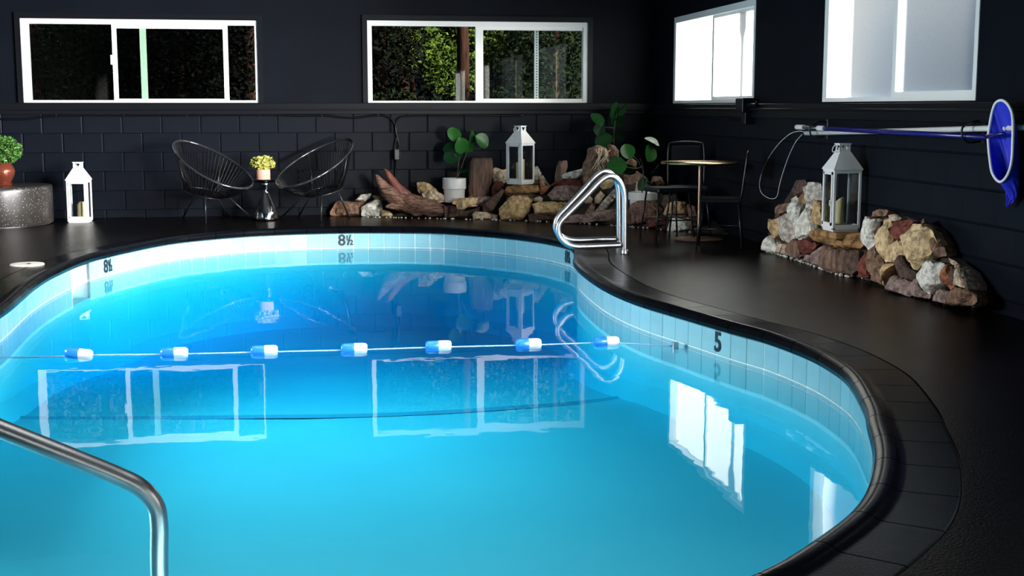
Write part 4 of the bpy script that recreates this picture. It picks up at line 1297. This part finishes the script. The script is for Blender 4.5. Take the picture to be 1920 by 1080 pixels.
# ================================================================== LADDER, BISTRO SET
def bend(pts, per=7): return catmull(pts, per)
t = thing('pool_ladder', 'pair of curved steel grab rails at the pool edge', 'pool ladder', (2.6, 10.5, 0))
for Y, rail in ((10.26, [(1171, 477), (1171, 440), (1171, 390), (1170, 362), (1162, 341), (1145, 330), (1126, 339), (1100, 366), (1070, 396), (1054, 412), (1047, 424), (1048, 440), (1058, 454), (1074, 461), (1095, 462), (1130, 460.5), (1166, 459)]),
                (10.83, [(1161, 462), (1161, 430), (1160.5, 385), (1159, 352), (1151, 332), (1135, 321), (1117, 330), (1092, 357), (1062, 389), (1048, 404), (1042, 417), (1043, 431), (1052, 443), (1068, 449), (1090, 450), (1124, 448.5), (1157, 448)])):
    P = [ony(x, y, Y) for x, y in rail]
    P[0].z = 0.0
    MB().tube(bend(P, 5), .0245, 14).build('rail', M['steel'], t, smooth=True)
    MB().lathe([(.030, 0), (.034, .004), (.032, .030), (.025, .034)], (P[0].x, P[0].y, .001), 16).build('flange', M['steel'], t, smooth=40)

BT = onz(1310, 449)
t = thing('bistro_table', 'round brass bistro table on a slim rose gold post', 'table', BT)
hz = ony(1310, 305, BT.y).z
MB().lathe([(.22, 0), (.222, .004), (.218, .010), (.03, .014), (.016, .018)], BT, 48).build('base', M['bronze'], t, smooth=40)
MB().lathe([(.016, .012), (.016, hz - .02)], BT, 20).build('post', M['bronze'], t, smooth=40)
MB().lathe([(.03, hz - .03), (.335, hz - .014), (.345, hz - .012), (.350, hz - .006), (.350, hz + .004), (.345, hz + .008), (.001, hz + .008)], BT, 64).build('top', M['brass'], t, smooth=40)
def bistro_chair(label, loc, rz, seat_h, back_h, sw=.36, back=True):
    t = thing('bistro_chair' if back else 'bistro_stool', label, 'chair' if back else 'stool', loc, rz)
    Mx = Matrix.Translation(loc) @ Matrix.Rotation(rz, 4, 'Z')
    def put(mb, name, m, **k):
        mb.v = [tuple(Mx @ Vector(v)) for v in mb.v]; return mb.build(name, m, t, **k)
    a = sw / 2
    put(MB().box((-a, -a, seat_h - .045), (a, a, seat_h)), 'seat', M['black_seat'], bevel=.010)
    for sx in (-1, 1):
        for sy in (-1, 1):
            put(MB().tube([(sx * (a - .02), sy * (a - .02), seat_h - .04), (sx * (a + .02), sy * (a + .02), 0)], .0095, 8), 'leg', M['black_metal'], smooth=True)
    put(MB().tube([(-a, -a, .16), (a, -a, .16), (a, a, .16), (-a, a, .16)], .006, 6, closed=True), 'foot_ring', M['black_metal'], smooth=True)
    if back:
        P = [(a, -a, seat_h - .02), (a + .04, -a, back_h - .06), (a + .05, -a + .05, back_h), (a + .05, a - .05, back_h), (a + .04, a, back_h - .06), (a, a, seat_h - .02)]
        put(MB().tube(catmull(P, 4), .009, 8), 'back_frame', M['black_metal'], smooth=True)
        put(MB().box((a + .035, -a + .03, back_h - .20), (a + .045, a - .03, back_h - .03)), 'backrest', M['black_seat'], bevel=.004)
    return t
def onz2(px, py): return onz(px, py)
bistro_chair('low backless black stool between the ladder and the brass table', Vector((3.30, 11.60, 0)), R(8), .455, 0, .33, back=False)
bistro_chair('black chair with an open wire back at the right side of the brass table', Vector((3.52, 10.72, 0)), R(-20), .42, .80, .34)
bistro_chair('black chair pushed in behind the brass table', Vector((3.60, 11.95, 0)), R(80), .44, .84, .34)

# ================================================================== FLOAT LINE
t = thing('float_line', 'lane rope with blue and white floats across the pool', 'float rope', (0.3, 7.45, ZW))
fx = [(148, 666), (327, 664), (496, 660), (664, 656), (822, 651), (991, 647), (1137, 643)]
FP = [onz(x, y, ZW) for x, y in fx]
rope = [onz(-40, 672, ZW - .03), FP[0] + Vector((-.12, 0, -.004)), *FP, onz(1262, 648.5, ZW + .004)]
MB().tube(catmull(rope, 8), .004, 6).build('rope', M['rope'], t, smooth=True)
for i, p in enumerate(FP):
    d = (FP[min(i + 1, 6)] - FP[max(i - 1, 0)]).normalized()
    rot = Vector((0, 0, 1)).rotation_difference(d).to_matrix().to_4x4()
    if i == 0: rot = Matrix.Rotation(.12, 4, 'Y') @ rot
    fl = bpy.data.objects.new('float', None); COL.objects.link(fl); fl.location = p; adopt(fl, t)
    r_ = .031; h = .074
    Mr = rot
    MB().lathe([(.001, -h), (r_ * .7, -h), (r_ * .92, -h + .008), (r_, -h + .02), (r_, -.002), (r_ * .96, 0)], p + Vector((0, 0, .008)), 20, M=Mr).build('blue_half', M['float_blue'], fl, smooth=40)
    MB().lathe([(r_ * .96, 0), (r_, .002), (r_, h - .02), (r_ * .92, h - .008), (r_ * .7, h), (.001, h)], p + Vector((0, 0, .008)), 20, M=Mr).build('white_half', M['float_white'], fl, smooth=40)
p = onz(1266, 648, ZW + .01)
MB().lathe([(.02, -.02), (.02, .02), (.001, .022)], p, 12).build('anchor_cup', M['steel'], t, smooth=40)

# ================================================================== NEAR HANDRAIL
t = thing('handrail', 'brushed steel handrail bending down into the shallow end', 'handrail', (-0.4, 3.5, -.5))
P = [(-.400, 3.5, -.56), (-.400, 3.5, -.30), (-.400, 3.5, -.05), (-.396, 3.5, .07), (-.405, 3.5, .125), (-.440, 3.5, .172), (-.50, 3.5, .208), (-.62, 3.49, .270), (-.785, 3.48, .352),
     (-1.1, 3.46, .51), (-1.45, 3.43, .68), (-1.62, 3.42, .73), (-1.80, 3.41, .68), (-1.88, 3.40, .5), (-1.90, 3.40, 0.0)]
MB().tube(catmull(P, 6), .0245, 20).build('tube', M['steel'], t, smooth=True)
MB().lathe([(.04, 0), (.042, .01), (.028, .02)], (-1.90, 3.40, .001), 20).build('flange', M['steel'], t, smooth=40)

# ================================================================== POLES AND NET ON THE RIGHT WALL
XP = XR - .10
t = thing('telescopic_pole', 'navy telescopic pole with a white grip hung on the right wall', 'pole', onx(1700, 250, XP))
a, b = onx(1493, 238, XP), onx(1862, 258, XP)
def along(k): return a.lerp(b, k)
MB().tube([along(0), along(.005), along(.055)], [.014, .020, .020], 12).build('grip', M['white'], t, smooth=40)
MB().tube([along(.055), along(.165)], .0145, 12).build('inner_tube', M['steel'], t, smooth=True)
MB().tube([along(.150), along(.160), along(.185), along(.188)], [.021, .021, .019, .019], 12).build('clamp', M['white'], t, smooth=True)
MB().tube([along(.185), along(1.0)], .0165, 12).build('outer_tube', M['navy'], t, smooth=True)
XQ = XR - .055
t = thing('white_pole', 'long white pole crossing behind the navy pole on the right wall', 'pole', onx(1750, 243, XQ))
MB().tube([onx(1511, 250, XQ), onx(1925, 239, XQ), onx(1990, 237, XQ)], .0175, 12).build('tube', M['white'], t, smooth=True)
for lab, px, py, cx in (('black wall hook carrying the poles near the lantern', 1527, 245, 0), ('black wall hook carrying the poles beside the net', 1815, 250, 0)):
    p = onx(px, py, XP)
    t = thing('pole_hook', lab, 'hook', (XR, p.y, p.z))
    MB().tube(catmull([(XR, p.y, p.z + .06), (XR - .06, p.y, p.z + .07), (XP - .035, p.y, p.z + .035), (XP - .03, p.y, p.z - .025), (XP, p.y, p.z - .05), (XR - .05, p.y, p.z - .05), (XR - .02, p.y, p.z - .045)], 4), .007, 8).build('bent_rod', M['black_metal'], t, smooth=True)
    MB().box((XR - .006, p.y - .02, p.z - .06), (XR + .004, p.y + .02, p.z + .09)).build('plate', M['black_metal'], t, bevel=.002)
XN = XR - .13
t = thing('skimmer_net', 'blue leaf net with a white oval rim hanging at the end of the poles', 'pool net', onx(1877, 265, XN))
hc = onx(1877, 265, XN)
hu = [onx(x, y, XN) for x, y in ((1876,188),(1886,193),(1894,205),(1898,220),(1899,245),(1899,270),(1898,300),(1893,322),(1885,336),(1877,341),(1869,336),(1861,322),(1857,300),(1854,275),(1853,255),(1856,230),(1860,208),(1866,193))]
hoop = catmull([p + Vector((.02 * (p.z - hc.z), 0, 0)) for p in hu], 4, True)
MB().tube(hoop, .0085, 8, closed=True).build('rim', M['float_white'], t, smooth=True)
# net bag: hangs from the rim and sags down behind it
nb = len(hoop)
btm = onx(1888, 401, XR - .05)
vs, fs = [], []
RG = 8
for r_ in range(RG):
    f_ = r_ / (RG - 1)
    for k, p in enumerate(hoop):
        tgt = Vector((XR - .05, btm.y + (p.y - hc.y) * .40 * (1 - .75 * f_), btm.z + .04 + max(0, (p.z - hc.z)) * .55 * (1 - f_)))
        q = p.lerp(tgt, f_ ** 1.2) + Vector((.05 * math.sin(math.pi * f_), 0, -.05 * math.sin(math.pi * f_) * .6))
        q += Vector((.012, .010, 0)) * noise.noise(Vector((k * .5, r_ * .6, 1))) * (f_ > 0)
        q.x = min(q.x, XR - .02)
        vs.append(q)
for r_ in range(RG - 1):
    for k in range(nb):
        l = (k + 1) % nb
        fs.append((r_ * nb + k, r_ * nb + l, (r_ + 1) * nb + l, (r_ + 1) * nb + k))
fs.append(tuple((RG - 1) * nb + k for k in range(nb)))
MB().add(vs, fs).build('net_bag', M['net_blue'], t, smooth=True)
MB().tube([onx(1850, 257, XN), onx(1866, 252, XN), onx(1884, 250, XN)], [.015, .012, .008], 10).build('handle_socket', M['navy'], t, smooth=True)
XH = XR - .03
t = thing('wire_loop', 'thin white wire loop hanging from the pole end', 'wire', onx(1450, 310, XH))
lp = [(1512,249),(1498,246),(1480,252),(1458,272),(1440,298),(1428,325),(1424,347),(1428,362),(1440,371),(1452,372),(1458,365),(1462,345),(1470,318),(1480,290),(1492,266),(1504,252)]
MB().tube(catmull([onx(x, y, XH) for x, y in lp], 5), .0026, 6).build('wire', M['float_white'], t, smooth=True)

# ================================================================== OUTSIDE
structure(panels('ground', lambda u, z, n: Vector((u, z, -.13 - n)), -30, 40, -20, 60, [(XL - TH, XR + TH, YF - TH, D + TH)], M['earth'], 0, .3), 'forest ground outside')
mb = MB()
NXh, NYh = 30, 8
for ix in range(NXh + 1):
    for iy in range(NYh + 1):
        x = -26 + 52 * ix / NXh; y = 24 + 14 * iy / NYh
        mb.v.append((x, y, -.15 + 9.0 * (iy / NYh) ** 1.1 + .5 * noise.noise(Vector((x * .3, y * .3, 0)))))
for ix in range(NXh):
    for iy in range(NYh):
        a_ = ix * (NYh + 1) + iy
        mb.f.append((a_, a_ + NYh + 1, a_ + NYh + 2, a_ + 1)); mb.m.append(0)
structure(mb.build('hill', M['earth'], smooth=True), 'dark wooded slope behind the building')
def tree(label, x, y, h, r_, crowns, m, seed, lean=0, cat='tree'):
    t = thing('tree', label, cat, (x, y, -.13), 0, 'trees behind the building')
    MB().tube(catmull([(x, y, -.13), (x + lean * .3, y, h * .35), (x + lean * .7, y, h * .7), (x + lean, y, h)], 6), [r_ * (1 - .6 * k / 18) for k in range(19)], 14, jitter=.16, seed=seed).build('trunk', M['bark'], t, smooth=50)
    for i, (cx, cy, cz, rx, rz, n, s) in enumerate(crowns):
        leaf_cloud('crown', (x + cx, y + cy, cz), rx, rx, rz, int(n * 2.6), s * .55, m, t, seed * 10 + i, shell=.2)
    return t
T = lambda px, Y: ony(px, 120, Y).x
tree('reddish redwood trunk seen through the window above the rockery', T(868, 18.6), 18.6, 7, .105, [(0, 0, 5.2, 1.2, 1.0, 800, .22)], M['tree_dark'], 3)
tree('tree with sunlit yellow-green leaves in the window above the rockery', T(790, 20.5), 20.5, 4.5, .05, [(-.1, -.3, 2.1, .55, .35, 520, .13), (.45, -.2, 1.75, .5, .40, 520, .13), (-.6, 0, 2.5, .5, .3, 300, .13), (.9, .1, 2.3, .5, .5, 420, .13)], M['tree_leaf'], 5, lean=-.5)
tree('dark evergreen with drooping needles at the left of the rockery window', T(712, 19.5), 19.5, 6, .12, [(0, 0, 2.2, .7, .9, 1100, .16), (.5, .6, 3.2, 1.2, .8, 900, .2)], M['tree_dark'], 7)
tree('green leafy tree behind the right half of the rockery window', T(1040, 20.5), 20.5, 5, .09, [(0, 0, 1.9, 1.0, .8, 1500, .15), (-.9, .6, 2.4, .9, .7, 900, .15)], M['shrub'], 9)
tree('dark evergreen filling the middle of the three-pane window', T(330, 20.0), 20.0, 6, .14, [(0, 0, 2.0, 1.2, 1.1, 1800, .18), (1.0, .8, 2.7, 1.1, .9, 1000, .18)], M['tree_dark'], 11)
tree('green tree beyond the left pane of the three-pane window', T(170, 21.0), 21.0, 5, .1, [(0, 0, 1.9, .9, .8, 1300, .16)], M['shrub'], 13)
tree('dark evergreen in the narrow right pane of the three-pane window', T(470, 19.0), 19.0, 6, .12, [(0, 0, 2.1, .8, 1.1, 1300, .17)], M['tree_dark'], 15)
def shrub(label, px, Y, z, rx, rz, n, seed):
    x = T(px, Y)
    t = thing('shrub', label, 'shrub', (x, Y, -.13), 0, 'shrubs behind the building')
    leaf_cloud('foliage', (x, Y, z), rx, rx * .8, rz, n * 2, .07, M['shrub'], t, seed, shell=.3)
    MB().tube([(x, Y, -.13), (x + .05, Y, z)], .03, 6).build('stem', M['bark'], t)
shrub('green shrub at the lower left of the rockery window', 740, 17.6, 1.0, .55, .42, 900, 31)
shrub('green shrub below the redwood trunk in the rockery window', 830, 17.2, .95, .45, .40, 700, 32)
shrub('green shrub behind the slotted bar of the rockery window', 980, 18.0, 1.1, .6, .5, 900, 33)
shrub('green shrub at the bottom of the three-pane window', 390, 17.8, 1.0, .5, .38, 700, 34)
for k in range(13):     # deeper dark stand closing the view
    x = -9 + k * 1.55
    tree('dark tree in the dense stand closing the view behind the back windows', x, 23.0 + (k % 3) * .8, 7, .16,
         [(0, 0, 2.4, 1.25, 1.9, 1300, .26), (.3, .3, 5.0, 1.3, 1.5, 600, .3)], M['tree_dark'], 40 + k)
# downpipe outside the corner window, invented boards that shade the next panes
p = Vector((XR + .31, 11.44, 0))
t = thing('downpipe', 'pale blue rain downpipe with a funnel head seen through the corner window', 'downpipe', (p.x, p.y, -.13))
MB().tube([(p.x, p.y, -.13), (p.x, p.y, 1.85)], .035, 12).build('pipe', M['galv'], t, smooth=True)
MB().tube([(p.x, p.y, 1.82), (p.x, p.y, 1.90), (p.x, p.y, 2.16)], [.035, .075, .080], 12).build('funnel', M['galv'], t, smooth=40)
for lab, y0, y1 in (('broad grey privacy board outside the tall side door', 2.2, 4.85), ('wide grey privacy board outside the frosted window above the poles', 6.10, 7.40), ('narrow grey privacy board outside the frosted window above the poles', 7.53, 8.36)):
    t = thing('privacy_board', lab, 'screen', (XR + 1.36, (y0 + y1) / 2, -.13))
    MB().box((XR + 1.35, y0, -.13), (XR + 1.38, y1, 2.35)).build('board', M['outside_paint'], t)
    for yy in (y0 + .06, y1 - .06):
        MB().box((XR + 1.38, yy - .03, -.13), (XR + 1.44, yy + .03, 2.35)).build('post', M['outside_paint'], t)
